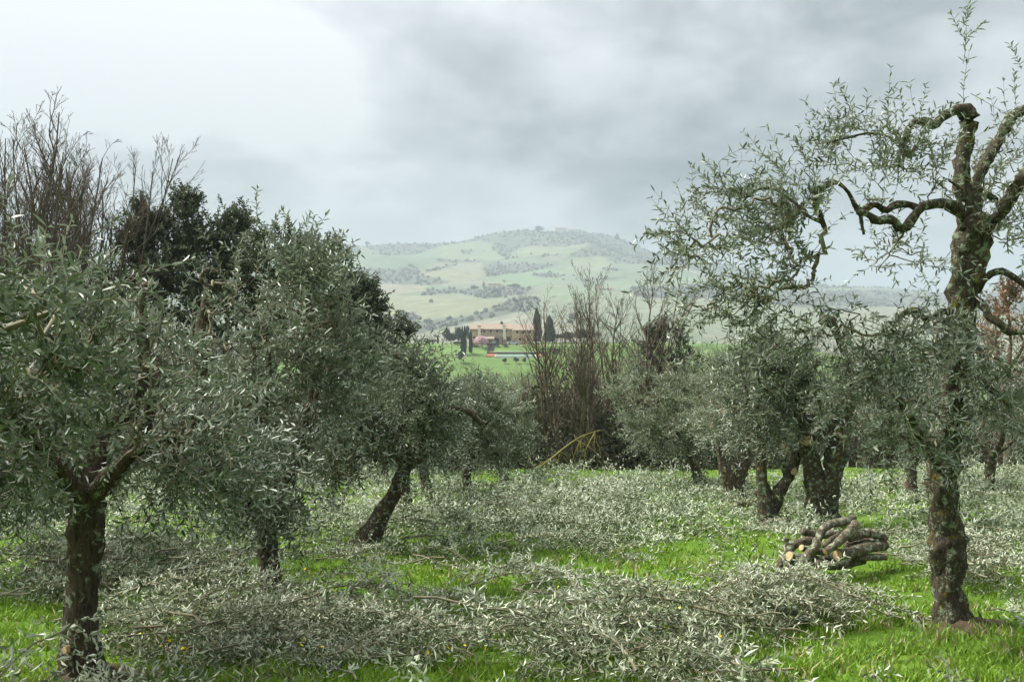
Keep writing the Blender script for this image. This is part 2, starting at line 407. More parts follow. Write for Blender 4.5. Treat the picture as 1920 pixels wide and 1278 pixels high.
WOODS = [[(540, 458), (600, 458), (675, 461), (677, 473), (647, 479), (540, 478)],
         [(683, 455), (760, 455), (806, 452), (919, 441), (960, 436), (960, 446), (880, 453), (835, 459), (778, 477), (713, 480), (716, 472), (688, 466)],
         [(500, 505), (600, 511), (694, 501), (741, 505), (769, 494), (788, 507), (784, 513), (848, 528), (793, 535), (713, 530), (705, 546), (690, 550), (600, 562), (500, 560)],
         [(906, 490), (985, 494), (1050, 496), (990, 509), (945, 514), (912, 520)],
         [(900, 444), (955, 433), (1009, 425), (1036, 418), (1097, 426), (1130, 434), (1163, 446), (1217, 460), (1259, 475), (1316, 486), (1450, 515), (1450, 530), (1316, 509), (1259, 498), (1206, 496), (1152, 494), (1130, 481), (1093, 482), (1058, 487), (1062, 481), (1103, 461), (1106, 455), (1053, 463), (1009, 461), (974, 466), (944, 483), (920, 468), (928, 453), (900, 453)],
         [(769, 606), (844, 597), (900, 586), (960, 562), (1010, 556), (1010, 580), (960, 588), (919, 597), (788, 625)],
         [(790, 554), (797, 545), (844, 541), (882, 541), (906, 543), (960, 537), (1000, 540), (985, 552), (908, 560), (863, 550)],
         [(1180, 540), (1330, 535), (1500, 548), (1920, 540), (1920, 575), (1500, 575), (1330, 560), (1200, 558)],
         [(1500, 520), (1640, 522), (1780, 520), (1920, 530), (1920, 540), (1500, 541)],
         [(820, 486), (905, 489), (905, 492), (820, 491)], [(944, 483), (1050, 476), (1050, 479), (944, 486)], [(1130, 501), (1168, 503), (1168, 507), (1130, 506)],
         [(1085, 524), (1168, 518), (1168, 522), (1085, 528)], [(800, 507), (860, 493), (862, 496), (803, 511)], [(866, 469), (884, 469), (884, 476), (864, 476)],
         [(700, 600), (770, 585), (800, 610), (760, 640), (690, 640)], [(1000, 515), (1030, 510), (1060, 518), (1020, 522)]]
FIELDS = [([(713, 533), (745, 527), (790, 535), (800, 545), (740, 552), (700, 552)], (.36, .29, .20)),
          ([(784, 513), (820, 491), (905, 491), (908, 520), (850, 528)], (.30, .28, .15)),
          ([(690, 552), (740, 553), (863, 553), (960, 562), (900, 586), (769, 603), (690, 590)], (.28, .28, .15)),
          ([(912, 521), (945, 515), (1010, 498), (1060, 512), (1010, 535), (960, 537)], (.18, .30, .12)),
          ([(1066, 488), (1093, 483), (1130, 483), (1150, 495), (1120, 510), (1066, 510)], (.26, .28, .13)),
          ([(1010, 535), (1060, 540), (1250, 520), (1320, 515), (1320, 535), (1180, 540), (1060, 570)], (.22, .30, .14)),
          ([(780, 628), (919, 598), (975, 588), (1060, 600), (1060, 640), (780, 650)], (.33, .30, .22)),
          ([(835, 460), (920, 447), (940, 484), (905, 489), (820, 486)], (.23, .27, .12)),
          ([(974, 467), (1053, 464), (1105, 456), (1062, 480), (944, 484)], (.24, .29, .11))]
SEED = rng.uniform([-2600, 420], [2600, 6500], (420, 2)); SCOL = np.array([(.115, .145, .085), (.145, .16, .10), (.175, .168, .12), (.10, .14, .075), (.16, .15, .11)])[rng.integers(0, 5, 420)]
def wood_mask(V):
    px, py = project(V); m = np.zeros(len(V), bool)
    px = px + 3 * vnoise(V, 1 / 90., 5); py = py + 1.2 * vnoise(V, 1 / 90., 6)
    for w in WOODS: m |= inpoly(px, py, w)
    ex = (V[:, 1] > 700) & ((vnoise(V * np.array([1, .5, 0]), 1 / 420., 9) > .38) & ((px < 480) | (px > 1340) | (V[:, 1] > 3400)))
    return (m & (V[:, 1] > 560)) | ex
def hill_cols(V):
    wv = V[:, :2] + 40 * np.stack([vnoise(V, 1 / 300., 1), vnoise(V, 1 / 300., 2)], -1)
    best = np.full(len(V), 1e18); c = np.zeros((len(V), 3))
    for s, k in zip(SEED, SCOL):
        d = ((wv - s) * np.array([1.0, .6])); d = (d * d).sum(-1); b = d < best; best[b] = d[b]; c[b] = k
    px, py = project(V)
    for poly, k in FIELDS: c[inpoly(px, py, poly) & (V[:, 1] > 600)] = np.array(k) * .55 + .02
    c = c * .62 + np.array([(.135, .15, .098)]) * .38
    c[wood_mask(V)] = (.082, .086, .064)
    return c
def valley_cols(V):
    lawn = np.clip((V[:, 1] - 296) / 10, 0, 1)[:, None]
    c = (1 - lawn) * np.array([(.09, .085, .05)]) + lawn * np.array([(.100, .160, .048)])
    c *= (1 + .18 * vnoise(V, 1 / 14., 3))[:, None]
    drive = np.exp(-((V[:, 1] - 366.5) / 2.2) ** 2)[:, None] * (np.abs(V[:, 0] - 2) < 26)[:, None]
    return c * (1 - drive) + drive * np.array([(.34, .29, .20)])
tag(grid_sheet('valley', np.concatenate([np.linspace(60, 290, 50), np.linspace(293, 410, 80), np.linspace(416, 560, 25)]), 140, WF, field_mat('valley_turf'), valley_cols), kind='structure')
HY = np.concatenate([np.linspace(560, 1500, 110), np.linspace(1510, 3300, 160), np.linspace(3340, 6900, 50)])
tag(grid_sheet('hills', HY, 280, lambda Y: .62 * Y + 200, field_mat('hill_fields'), hill_cols), kind='structure')

ICO = None
def ico_arrays():
    bm = bmesh.new(); bmesh.ops.create_icosphere(bm, subdivisions=1, radius=1.0)
    V = np.array([v.co[:] for v in bm.verts]); T = np.array([[v.index for v in f.verts] for f in bm.faces]); bm.free(); return V, T
def wood_on_hills():
    bm = bmesh.new(); bmesh.ops.create_icosphere(bm, subdivisions=1, radius=1.0); bm.verts.ensure_lookup_table()
    v0 = np.array([v.co[:] for v in bm.verts]); t0 = np.array([[v.index for v in f.verts] for f in bm.faces]); bm.free()
    keep = (v0[t0][:, :, 2].mean(1) > -.45); t0 = t0[keep]
    n = 120000
    Y = np.exp(rng.uniform(math.log(600), math.log(6300), n)); X = rng.uniform(-.56, .56, n) * Y
    V = np.stack([X, Y, gz(X, Y)], -1); m = wood_mask(V); m &= rng.random(n) < np.clip((Y / 2600) ** 1.0, .25, 1)
    px, py = project(V)
    stray = (rng.random(n) < .004) & (Y > 700); V = V[m | stray]
    V = V[:13500]; k = len(V)
    s = rng.uniform(1.9, 3.9, k) * np.where(V[:, 1] > 3500, 1.8, 1.0)
    hgt = s * rng.uniform(.8, 1.35, k)
    J = 1 + rng.uniform(-.35, .35, (k, len(v0), 1))
    W = v0[None] * J * np.stack([s, s, hgt], -1)[:, None] + V[:, None] + np.array([0, 0, 1.0]) * (hgt * .5)[:, None, None]
    T = (t0[None] + (np.arange(k) * len(v0))[:, None, None]).reshape(-1, 3)
    tone = np.repeat(rng.random(k), len(v0))
    me = mesh_np('hill_woodland', W.reshape(-1, 3), None, T, {'lf': tone}, smooth=False)
    m = leaf_mat('winter_woodland', (.075, .078, .058), (.115, .110, .085), (.10, .095, .075), rough=.95, trans=0.0, spec=.05)
    tag(link('hill_woodland', me, m), 'bare grey winter woods and hedgerows covering the distant hillside', 'woodland', kind='stuff')
wood_on_hills()

# ------------------------------------------------------------------ trees: growth
def colonise(targets, nodes0, r, jit=.13, seg=4, up=0.0):
    """connect every target to the nearest node of the growing skeleton; returns nodes, parent, curve index rows"""
    n0 = len(nodes0); N = np.zeros((n0 + len(targets) * seg, 3)); N[:n0] = nodes0; par = np.full(len(N), -1); cnt = n0; curves = []
    d0 = np.min(np.linalg.norm(targets[:, None] - nodes0[None], axis=-1), axis=1); order = np.argsort(d0)
    for k in order:
        t = targets[k]; d = np.linalg.norm(N[:cnt] - t, axis=1); a = int(np.argmin(d)); L = d[a]
        if L < .03: continue
        row = [a]; prev = a
        for j in range(1, seg + 1):
            f = j / seg; p = N[a] + (t - N[a]) * f
            if j < seg: p = p + r.normal(size=3) * L * jit
            p[2] += up * L * math.sin(f * math.pi)
            N[cnt] = p; par[cnt] = prev; row.append(cnt); prev = cnt; cnt += 1
        curves.append(row)
    w = np.zeros(cnt)
    for row in curves: w[row[-1]] += 1
    for i in range(cnt - 1, n0 - 1, -1): w[par[i]] += w[i]
    return N[:cnt], par[:cnt], np.array(curves), w

def ellipsoid_points(c, rad, n, r, shell=.45):
    d = unit(r.normal(size=(n, 3))); q = (shell + (1 - shell) * r.random((n, 1)) ** .5)
    return np.asarray(c) + d * q * np.asarray(rad)

LEAF_ONE = {}
def single_leaf(material):
    """a nearer leaf with midrib, 12 triangles, unit length along X"""
    if material.name in LEAF_ONE: return LEAF_ONE[material.name]
    xs = [0, .18, .42, .68, .88, 1.0]; w = [.0, .085, .115, .095, .045, 0]
    V = [(0, 0, 0)]; Q = []; T = []
    for i in range(1, 5):
        z = -.10 * xs[i] ** 2; V += [(xs[i], w[i], z + .02), (xs[i], 0, z), (xs[i], -w[i], z + .02)]
    V.append((1, 0, -.10)); e = len(V) - 1
    T += [(0, 2, 1), (0, 3, 2)]
    for i in range(3):
        a = 1 + i * 3; Q += [(a, a + 1, a + 4, a + 3), (a + 1, a + 2, a + 5, a + 4)]
    T += [(10, 11, e), (11, 12, e)]
    me = mesh_np('leaf', np.array(V), np.array(Q), np.array(T), {'lf': np.full(len(V), .5)}, smooth=True); me.materials.append(material)
    LEAF_ONE[material.name] = me; return me

def leaf_objects(root, pos, dr, nm, L, material):
    from mathutils import Matrix
    me = single_leaf(material); org = Vector(root.location)
    x = unit(dr); n = unit(nm - (nm * x).sum(-1, keepdims=True) * x); y = np.cross(n, x)
    for i in range(len(pos)):
        o = bpy.data.objects.new('leaf', me); COL.objects.link(o); o.parent = root
        l = float(L[i])
        o.matrix_local = Matrix(((x[i, 0] * l, y[i, 0] * l, n[i, 0] * l, pos[i, 0] - org.x), (x[i, 1] * l, y[i, 1] * l, n[i, 1] * l, pos[i, 1] - org.y),
                                 (x[i, 2] * l, y[i, 2] * l, n[i, 2] * l, pos[i, 2] - org.z), (0, 0, 0, 1)))

def limbs_from_px(specs):
    """[(name, [(px,py,Y,r_px), ...]), ...] -> world control rows"""
    out = []
    for nm, pts in specs:
        out.append((nm, np.array([[*at(p[0], p[1], p[2]), p[3] * px_m(p[2])] for p in pts])))
    return out

def plant_tree(name, label, cat, limbs, crowns, seed, group=None, bark=None, leafm=None, leafL=.062, leafW=.013, per=26, shoot_len=(.25, .6),
               per_node=1.5, droop=.3, upbias=.35, hi=True, n_single=0, sides=14, tip_r=.0045, cuts=(), lump=.15, jit=.13, base=None, keep_low=None, twigm=None, up_leaf=.45, extra=None, clump=1.5):
    """limbs: list of (part name, control rows); crowns: list of (centre, radii, n, keyword overrides)"""
    r = np.random.default_rng(seed); bark = bark or M_BARK; leafm = leafm or M_OLIVE
    root_loc = np.asarray(base if base is not None else limbs[0][1][0, :3], float)
    root = thing(name, tuple(root_loc), label, cat, group)
    sk = []
    for i, (nm, C) in enumerate(limbs):
        Cl = C.copy(); Cl[:, :3] -= root_loc
        L = np.linalg.norm(np.diff(C[:, :3], axis=0), axis=1).sum()
        n = int(np.clip(L / .045, 8, 60))
        me, S = limb_mesh(nm, Cl, sides if i == 0 else max(8, sides - 4), n, lump, 7.0 if i == 0 else 10.0, seed + i, flute=.075 if i == 0 and nm == 'trunk' else 0.0)
        link(nm, me, bark, root)
        if nm == 'limb' or len(limbs) == 1: sk.append(S[:: 2, :3] + root_loc)
    for (p, rad, nrm_) in cuts:                                         # pale sawn faces left by pruning
        d = unit(np.asarray(nrm_, float)); a = unit(np.cross(d, [0.3, .2, 1])); b = np.cross(d, a); k = 12
        th = np.arange(k) * 2 * math.pi / k
        ring = np.asarray(p) - root_loc + (a[None] * np.cos(th)[:, None] + b[None] * np.sin(th)[:, None]) * rad * (1 + .12 * np.sin(th * 3))[:, None]
        V = np.vstack([ring + d * .004, ring - d * .02, np.asarray(p) - root_loc + d * .006])
        T = [(i, (i + 1) % k, 2 * k) for i in range(k)]; Q = [(i, i + k, (i + 1) % k + k, (i + 1) % k) for i in range(k)]
        link('cut_face', mesh_np('cut_face', V, np.array(Q), np.array(T)), M_CUTWOOD, root)
    sk = np.vstack(sk)
    if keep_low is not None: sk = sk[sk[:, 2] > keep_low]
    tg = np.vstack([ellipsoid_points(c, rad, n, r) for (c, rad, n) in crowns])
    tg = tg[tg[:, 2] > gz(tg[:, 0], tg[:, 1]) + .35]
    N, par, cur, w = colonise(tg, sk, r, jit)
    R = np.minimum(tip_r * np.sqrt(np.maximum(w, 1)), .04)
    P = N[cur]; RR = R[cur]; RR[:, 0] = np.minimum(RR[:, 0], RR[:, 1] * 1.15); RR[:, -1] *= .75
    V1, Q1 = tubes(P - root_loc, RR, 4)
    # leafy shoots from the outer nodes
    n0 = len(sk); idx = np.arange(n0, len(N)); idx = idx[w[idx] <= 6]
    m = r.poisson(per_node * np.clip(1 + clump * vnoise(N[idx], .75, seed + 3), .05, 2.4)); O = np.repeat(N[idx], m, 0)
    ctr = np.average(tg, axis=0); out = unit(O - ctr)
    D = out * .55 + r.normal(size=O.shape) * .55 + np.array([0, 0, upbias])
    Ln = r.uniform(*shoot_len, len(O))
    S = shoots(O, D, Ln, 6, droop, .16, r)
    if extra is not None:
        S = np.concatenate([S] + [shoots(np.array([e[0]]), np.array([e[1]]), np.array([e[2]]), 6, e[3] if len(e) > 3 else .0, .06, r) for e in extra]); 
    SR = np.linspace(.0040, .0016, 6)[None] * np.ones((len(S), 1)) * (tip_r / .0045)
    V2, Q2 = tubes(S - root_loc, SR, 3)
    me = mesh_np('branchwork', np.vstack([V1, V2]), np.vstack([Q1, Q2 + len(V1)]), smooth=True)
    tw = link('branchwork', me, twigm or M_TWIG, root); tag(tw, kind='stuff')
    pos, dr, nm, L, W = leaves_on(S, per, leafL, leafW, r, up_leaf)
    if n_single:
        dist = np.linalg.norm(pos - EYE, axis=1); px, py = project(pos); inside = (px > 0) & (px < 1920) & (py > 0) & (py < 1278)
        o = np.argsort(np.where(inside, dist / L, 1e9)); a, bq = o[:n_single], o[n_single:]
        leaf_objects(root, pos[a], dr[a], nm[a], L[a], leafm)
        pos, dr, nm, L, W = pos[bq], dr[bq], nm[bq], L[bq], W[bq]
    V, Q, T, st = leaf_mesh(pos - root_loc, dr, nm, L, W, hi)
    lf = np.repeat(np.clip(r.normal(.4, .28, len(pos)), 0, 1), st)
    f = link('foliage', mesh_np('foliage', V, Q, T, {'lf': lf}), leafm, root); tag(f, kind='stuff')
    return root

def auto_limbs(top, rtop, centre, rad, k, r, twist=.25):
    out = []
    for i in range(k):
        a = 2 * math.pi * (i + r.uniform(-.25, .25)) / k
        e = np.asarray(centre) + np.array([math.cos(a) * rad[0] * .55, math.sin(a) * rad[1] * .55, rad[2] * r.uniform(.1, .6)])
        m1 = top + (e - top) * .35 + np.array([math.cos(a), math.sin(a), .2]) * .12 * np.linalg.norm(e - top) + r.normal(size=3) * twist * .2
        m2 = top + (e - top) * .7 + r.normal(size=3) * twist * .35
        r0 = rtop * r.uniform(.5, .68)
        out.append(('limb', np.array([[*top, r0], [*m1, r0 * .8], [*m2, r0 * .6], [*e, r0 * .32]])))
    return out

def olive_px(label, trunk, crown, seed, extra_limbs=(), n=90, group='olive trees of the grove', k=4, **kw):
    """trunk: [(px,py,Y,r_px)], first at the ground; crown: (px,py,Y, rx_px, ry_px, depth_m)"""
    r = np.random.default_rng(seed + 77)
    (nm, C), = limbs_from_px([('trunk', trunk)])
    C[0, 2] = min(C[0, 2], float(gz(C[0, 0], C[0, 1])) - .03)
    crs = []
    for c in (crown if isinstance(crown, list) else [crown]):
        s = px_m(c[2]); sh = lambda q: max(q - .20, .4 * q); crs.append((at(c[0], c[1], c[2]), (sh(c[3] * s), sh(c[5]), sh(c[4] * s)), c[6] if len(c) > 6 else n))
    limbs = [('trunk', C)] + limbs_from_px(extra_limbs)
    if k: limbs += auto_limbs(C[-1, :3], C[-1, 3], crs[0][0], crs[0][1], k, r)
    return plant_tree('olive_tree', label, 'olive tree', limbs, crs, seed, group, **kw)

# ------------------------------------------------------------------ the olive trees
def Yb(py):                                   # depth of the grove's ground seen at image row py
    return float(gp(960, py)[1])

# tall pruned tree on the right
Y1 = 7.45
t1 = limbs_from_px([
    ('trunk', [(1790, 1192, Y1, 56), (1786, 1168, Y1, 42), (1781, 1125, Y1, 33), (1778, 1065, Y1, 32), (1776, 1020, Y1, 39), (1772, 985, Y1, 31), (1768, 900, Y1, 31), (1772, 830, Y1, 29), (1788, 740, Y1, 30),
               (1796, 670, Y1, 29), (1800, 600, Y1, 30), (1808, 530, Y1, 34), (1818, 470, Y1, 36), (1822, 425, Y1, 33), (1818, 400, Y1, 24)]),
    ('limb', [(1818, 430, Y1, 24), (1810, 380, Y1, 20), (1803, 330, Y1 + .02, 17), (1806, 290, Y1 + .03, 17), (1814, 250, Y1, 16), (1819, 222, Y1, 19), (1808, 208, Y1, 16), (1788, 208, Y1 - .05, 10), (1765, 222, Y1 - .1, 9), (1750, 236, Y1 - .12, 10),
              (1735, 228, Y1 - .15, 9), (1715, 228, Y1 - .2, 8), (1702, 245, Y1 - .2, 8), (1699, 270, Y1 - .2, 6), (1700, 290, Y1 - .2, 4)]),
    ('limb', [(1824, 420, Y1, 18), (1828, 370, Y1 + .05, 14), (1838, 320, Y1 + .1, 14), (1858, 285, Y1 + .15, 13), (1880, 250, Y1 + .2, 12), (1890, 228, Y1 + .2, 13), (1912, 210, Y1 + .25, 11), (1950, 190, Y1 + .3, 8)]),
    ('limb', [(1826, 440, Y1, 20), (1855, 420, Y1 - .1, 16), (1880, 395, Y1 - .2, 14), (1900, 360, Y1 - .25, 15), (1920, 330, Y1 - .3, 15), (1960, 270, Y1 - .3, 10)]),
    ('limb', [(1815, 405, Y1, 15), (1785, 386, Y1 - .1, 12), (1755, 382, Y1 - .2, 11), (1725, 392, Y1 - .25, 10), (1705, 418, Y1 - .3, 11), (1690, 428, Y1 - .3, 10), (1668, 410, Y1 - .33, 9), (1645, 414, Y1 - .36, 10), (1625, 400, Y1 - .4, 7), (1612, 398, Y1 - .4, 8), (1606, 388, Y1 - .4, 6)]),
    ('limb', [(1725, 392, Y1 - .25, 8), (1705, 383, Y1 - .2, 8), (1680, 384, Y1 - .2, 9), (1660, 394, Y1 - .2, 8), (1640, 382, Y1 - .25, 7), (1615, 396, Y1 - .35, 9), (1603, 385, Y1 - .4, 6), (1590, 360, Y1 - .42, 4), (1570, 343, Y1 - .45, 5), (1553, 345, Y1 - .5, 8),
              (1530, 360, Y1 - .55, 8), (1528, 380, Y1 - .55, 7), (1540, 408, Y1 - .55, 7), (1546, 426, Y1 - .55, 5)]),
    ('limb', [(1613, 398, Y1 - .4, 5), (1616, 420, Y1 - .4, 4), (1620, 440, Y1 - .4, 3)]),
    ('limb', [(1540, 415, Y1 - .55, 5), (1515, 405, Y1 - .5, 4), (1490, 380, Y1 - .45, 3.4), (1455, 356, Y1 - .4, 3), (1420, 355, Y1 - .4, 2.6), (1395, 375, Y1 - .4, 2)]),
    ('limb', [(1699, 275, Y1 - .2, 5), (1670, 258, Y1 - .1, 3), (1630, 250, Y1, 2.6), (1590, 258, Y1, 2.4), (1550, 268, Y1, 2)]),
    ('limb', [(1830, 545, Y1, 12), (1845, 525, Y1 - .1, 8), (1868, 508, Y1 - .15, 8), (1895, 515, Y1 - .2, 7), (1935, 545, Y1 - .25, 6)]),
    ('limb', [(1822, 558, Y1, 10), (1848, 580, Y1 - .15, 9), (1856, 596, Y1 - .2, 8), (1880, 610, Y1 - .25, 8), (1890, 622, Y1 - .25, 7), (1925, 622, Y1 - .3, 6)]),
    ('limb', [(1790, 590, Y1, 9), (1768, 582, Y1 - .15, 7), (1758, 590, Y1 - .2, 8), (1735, 598, Y1 - .25, 6), (1720, 582, Y1 - .3, 6), (1698, 584, Y1 - .35, 5), (1680, 600, Y1 - .4, 3)]),
    ('limb', [(1815, 640, Y1, 10), (1840, 665, Y1 - .2, 9), (1835, 700, Y1 - .25, 8), (1850, 722, Y1 - .3, 8), (1878, 745, Y1 - .35, 7), (1892, 758, Y1 - .4, 5)]),
    ('limb', [(1770, 880, Y1, 14), (1740, 840, Y1 - .2, 12), (1715, 800, Y1 - .4, 10), (1700, 770, Y1 - .5, 11), (1693, 752, Y1 - .55, 8), (1670, 740, Y1 - .6, 4)]),
    ('limb', [(1790, 665, Y1, 8), (1755, 668, Y1 + .2, 6), (1730, 660, Y1 + .4, 5), (1690, 665, Y1 + .6, 4)]),
    ('limb', [(1812, 395, Y1, 7), (1806, 370, Y1 - .05, 6), (1797, 350, Y1 - .05, 4), (1778, 338, Y1 - .05, 2)]),
    ('limb', [(1830, 400, Y1, 8), (1845, 365, Y1 + .2, 8), (1868, 375, Y1 + .25, 7), (1880, 392, Y1 + .25, 6)]),
])
for _, C_ in t1: C_[:, 3] *= .83
for _, C_ in t1[:1]: C_[0, 2] = float(gz(C_[0, 0], C_[0, 1])) - .03
def E(px, py, Y, rx, ry, dep, n): s = px_m(Y); return (at(px, py, Y), (rx * s, dep, ry * s), n)
plant_tree('olive_tree', 'tall pruned olive with crooked mossy limbs beside bare turf, lichened trunk with burl', 'olive tree', t1,
           [E(1390, 470, Y1 - .35, 140, 150, .55, 66), E(1450, 400, Y1 - .4, 110, 75, .3, 26), E(1620, 290, Y1 - .1, 120, 60, .25, 22), E(1490, 600, Y1 - .3, 130, 70, .3, 26), E(1690, 330, Y1 - .3, 90, 60, .25, 12), E(1690, 470, Y1 - .3, 90, 50, .25, 10),
            E(1890, 340, Y1, 60, 110, .35, 14), E(1880, 440, Y1 - .1, 60, 60, .3, 8), E(1690, 640, Y1 - .4, 100, 60, .3, 22), E(1650, 790, Y1 - .5, 90, 100, .35, 34), E(1860, 720, Y1 - .4, 70, 60, .25, 14), E(1740, 850, Y1 - .5, 50, 50, .2, 6)],
           501, 'olive trees of the grove', bark=M_BARKL, clump=1.0, per=18, per_node=.95, droop=.26, upbias=.32, n_single=300, sides=20, shoot_len=(.20, .52), tip_r=.003, lump=.27, leafL=.060, leafW=.0150,
           extra=[(at(1806, 205, Y1), (0, 0, 1), .42), (at(1806, 120, Y1), (.15, 0, 1), .42), (at(1806, 70, Y1), (-.5, 0, .8), .2), (at(1807, 75, Y1), (.7, 0, .6), .2), (at(1806, 50, Y1), (.35, 0, .9), .17),
                  (at(1820, 175, Y1), (.8, -.1, -.5), .5), (at(1905, 200, Y1), (-.1, 0, 1), .26), (at(1915, 130, Y1), (-.3, 0, .8), .2), (at(1700, 280, Y1 - .2), (-.2, 0, -1), .7), (at(1660, 255, Y1), (.0, 0, -1), .6), (at(1560, 262, Y1), (-.5, 0, .7), .35),
                  (at(1310, 420, Y1 - .35), (-.2, 0, 1), .4), (at(1290, 480, Y1 - .3), (-.6, 0, .6), .25), (at(1400, 370, Y1 - .4), (-1, 0, .5), .3), (at(1500, 350, Y1), (-.7, 0, .6), .4), (at(1620, 250, Y1), (.1, 0, 1), .3), (at(1720, 230, Y1 - .2), (.3, 0, 1), .28)])

Y2 = 6.0
olive_px('dark straight-trunked olive with a stubby knot near its foot and dense drooping crown', [(160, 1290, Y2, 62), (155, 1262, Y2, 44), (150, 1215, Y2, 36), (150, 1150, Y2, 30), (156, 1060, Y2, 29), (158, 1000, Y2, 32), (165, 940, Y2, 30)],
         [(170, 760, 6.0, 300, 220, 1.0, 150), (60, 660, 5.2, 190, 190, .8, 66), (360, 850, 6.0, 130, 130, .8, 56), (10, 850, 5.4, 130, 130, .6, 36), (30, 560, 4.2, 110, 90, .5, 14)], 21,
         extra_limbs=[('limb', [(165, 950, Y2, 22), (200, 895, Y2 - .1, 14), (250, 850, Y2 - .1, 11), (330, 822, Y2 - .1, 8), (390, 850, Y2 - .1, 4)]),
                      ('limb', [(160, 950, Y2, 22), (110, 880, Y2 - .3, 14), (60, 820, Y2 - .5, 10), (15, 770, Y2 - .6, 9), (-20, 690, Y2 - .7, 6)]),
                      ('limb', [(165, 945, Y2, 22), (190, 830, Y2 + .2, 16), (260, 740, Y2 + .3, 13), (270, 640, Y2 + .3, 10), (268, 540, Y2 + .3, 7), (300, 536, Y2 + .3, 5)]),
                      ('stub', [(150, 1222, Y2, 16), (133, 1222, Y2 - .09, 14), (124, 1218, Y2 - .13, 12)])], k=2,
         n_single=300, sides=20, shoot_len=(.28, .7), clump=1.1, per=26, per_node=.86, droop=.30, upbias=.22, leafL=.064, leafW=.0172, lump=.12, cuts=[(at(122, 1217, Y2 - .145), .024, (-.6, -.8, .1))])
Y3 = Yb(1108)
olive_px('leafy olive behind the dark straight-trunked one, its crown a tall dense mound', [(505, 1112, Y3, 30), (506, 1090, Y3, 22), (503, 1050, Y3, 19), (498, 1000, Y3, 18), (490, 950, Y3, 18)],
         [(520, 700, Y3, 185, 250, 1.15, 190), (600, 640, Y3, 110, 130, .8, 50), (430, 880, Y3 - .2, 140, 120, .9, 60), (500, 930, Y3 - .1, 110, 60, .7, 24), (570, 540, Y3, 60, 80, .5, 18), (420, 560, Y3, 90, 80, .6, 16)], 22,
         extra_limbs=[('limb', [(490, 960, Y3, 16), (430, 860, Y3 - .2, 13), (400, 820, Y3 - .2, 11), (375, 700, Y3 - .2, 14), (380, 610, Y3 - .2, 12), (388, 545, Y3 - .2, 6), (378, 520, Y3 - .2, 5), (392, 506, Y3 - .2, 5), (412, 512, Y3 - .2, 4)]),
                      ('limb', [(490, 960, Y3, 15), (540, 880, Y3 + .1, 12), (580, 760, Y3 + .1, 9), (600, 640, Y3 + .1, 6)])], k=3,
         n_single=300, sides=16, shoot_len=(.28, .7), clump=1.9, per=26, per_node=.72, droop=.26, upbias=.30, leafL=.070, leafW=.0185,
         extra=[(at(480, 430, Y3), (.15, 0, 1), .36), (at(520, 490, Y3), (.25, 0, 1), .4), (at(600, 520, Y3), (.5, 0, 1), .42), (at(580, 480, Y3), (.2, 0, 1), .3), (at(545, 450, Y3), (.7, 0, .8), .25)])
Y4 = Yb(1030)
olive_px('olive with a thick slanting trunk leaning to one side, stubby sawn limbs', [(678, 1040, Y4, 34), (690, 1012, Y4, 24), (712, 968, Y4, 17), (735, 930, Y4, 14), (752, 895, Y4, 13), (765, 860, Y4, 12)],
         [(740, 780, Y4, 130, 120, 1.1, 130), (640, 850, Y4, 90, 90, .8, 40), (770, 690, Y4, 60, 40, .6, 12)], 23,
         extra_limbs=[('limb', [(765, 865, Y4, 12), (756, 800, Y4, 10), (760, 740, Y4, 9), (768, 690, Y4, 10), (762, 672, Y4, 8), (735, 665, Y4, 5), (712, 663, Y4, 4)]),
                      ('limb', [(765, 800, Y4, 8), (820, 775, Y4 - .2, 7), (850, 768, Y4 - .2, 7), (880, 772, Y4 - .2, 7), (905, 795, Y4 - .2, 5)]),
                      ('limb', [(757, 860, Y4, 9), (720, 850, Y4 - .1, 6), (700, 830, Y4 - .2, 7), (684, 822, Y4 - .2, 9), (674, 835, Y4 - .2, 7)]),
                      ('limb', [(765, 870, Y4, 8), (790, 862, Y4 - .2, 4), (750, 862, Y4 - .4, 4), (722, 868, Y4 - .4, 3)])], k=2,
         per=24, per_node=1.5, leafL=.075, leafW=.020, upbias=.35, cuts=[(at(683, 818, Y4 - .28), .05, (0, -.7, .7))])
Y5 = Yb(968)
olive_px('upright olive with a brown flared foot just behind the slanting trunk', [(760, 975, Y5, 22), (760, 955, Y5, 15), (757, 920, Y5, 12), (757, 885, Y5, 12)],
         [(790, 790, Y5, 110, 95, 1.3, 80)], 24, per=22, per_node=1.02, leafL=.085, leafW=.020, hi=False, upbias=.4)
Y6 = Yb(950)
olive_px('small olive leaning back over the prunings with short dark trunk', [(822, 955, Y6, 12), (812, 935, Y6, 11), (800, 910, Y6, 10), (792, 880, Y6, 10)],
         [(850, 800, Y6, 85, 100, 1.2, 70)], 25, per=22, per_node=1.02, leafL=.09, leafW=.021, hi=False, upbias=.4)
Y7 = Yb(938)
olive_px('slender olive forking low into crooked limbs between leaning and far olives', [(884, 940, Y7, 11), (878, 915, Y7, 9), (874, 890, Y7, 9), (880, 870, Y7, 8)],
         [(900, 790, Y7, 75, 95, 1.2, 70)], 26, leafm=M_OLIVEP, per=22, per_node=1.02, leafL=.095, leafW=.022, hi=False, upbias=.4)
Y8 = Yb(905)
olive_px('rounded pale olive at the far end of the row before the thicket', [(944, 908, Y8, 11), (945, 890, Y8, 9), (946, 865, Y8, 8)],
         [(950, 795, Y8, 58, 88, 1.1, 75), (905, 760, Y8 + .6, 60, 60, 1.0, 40)], 27, leafm=M_OLIVEP, per=22, per_node=1.1, leafL=.11, leafW=.026, hi=False, upbias=.5)

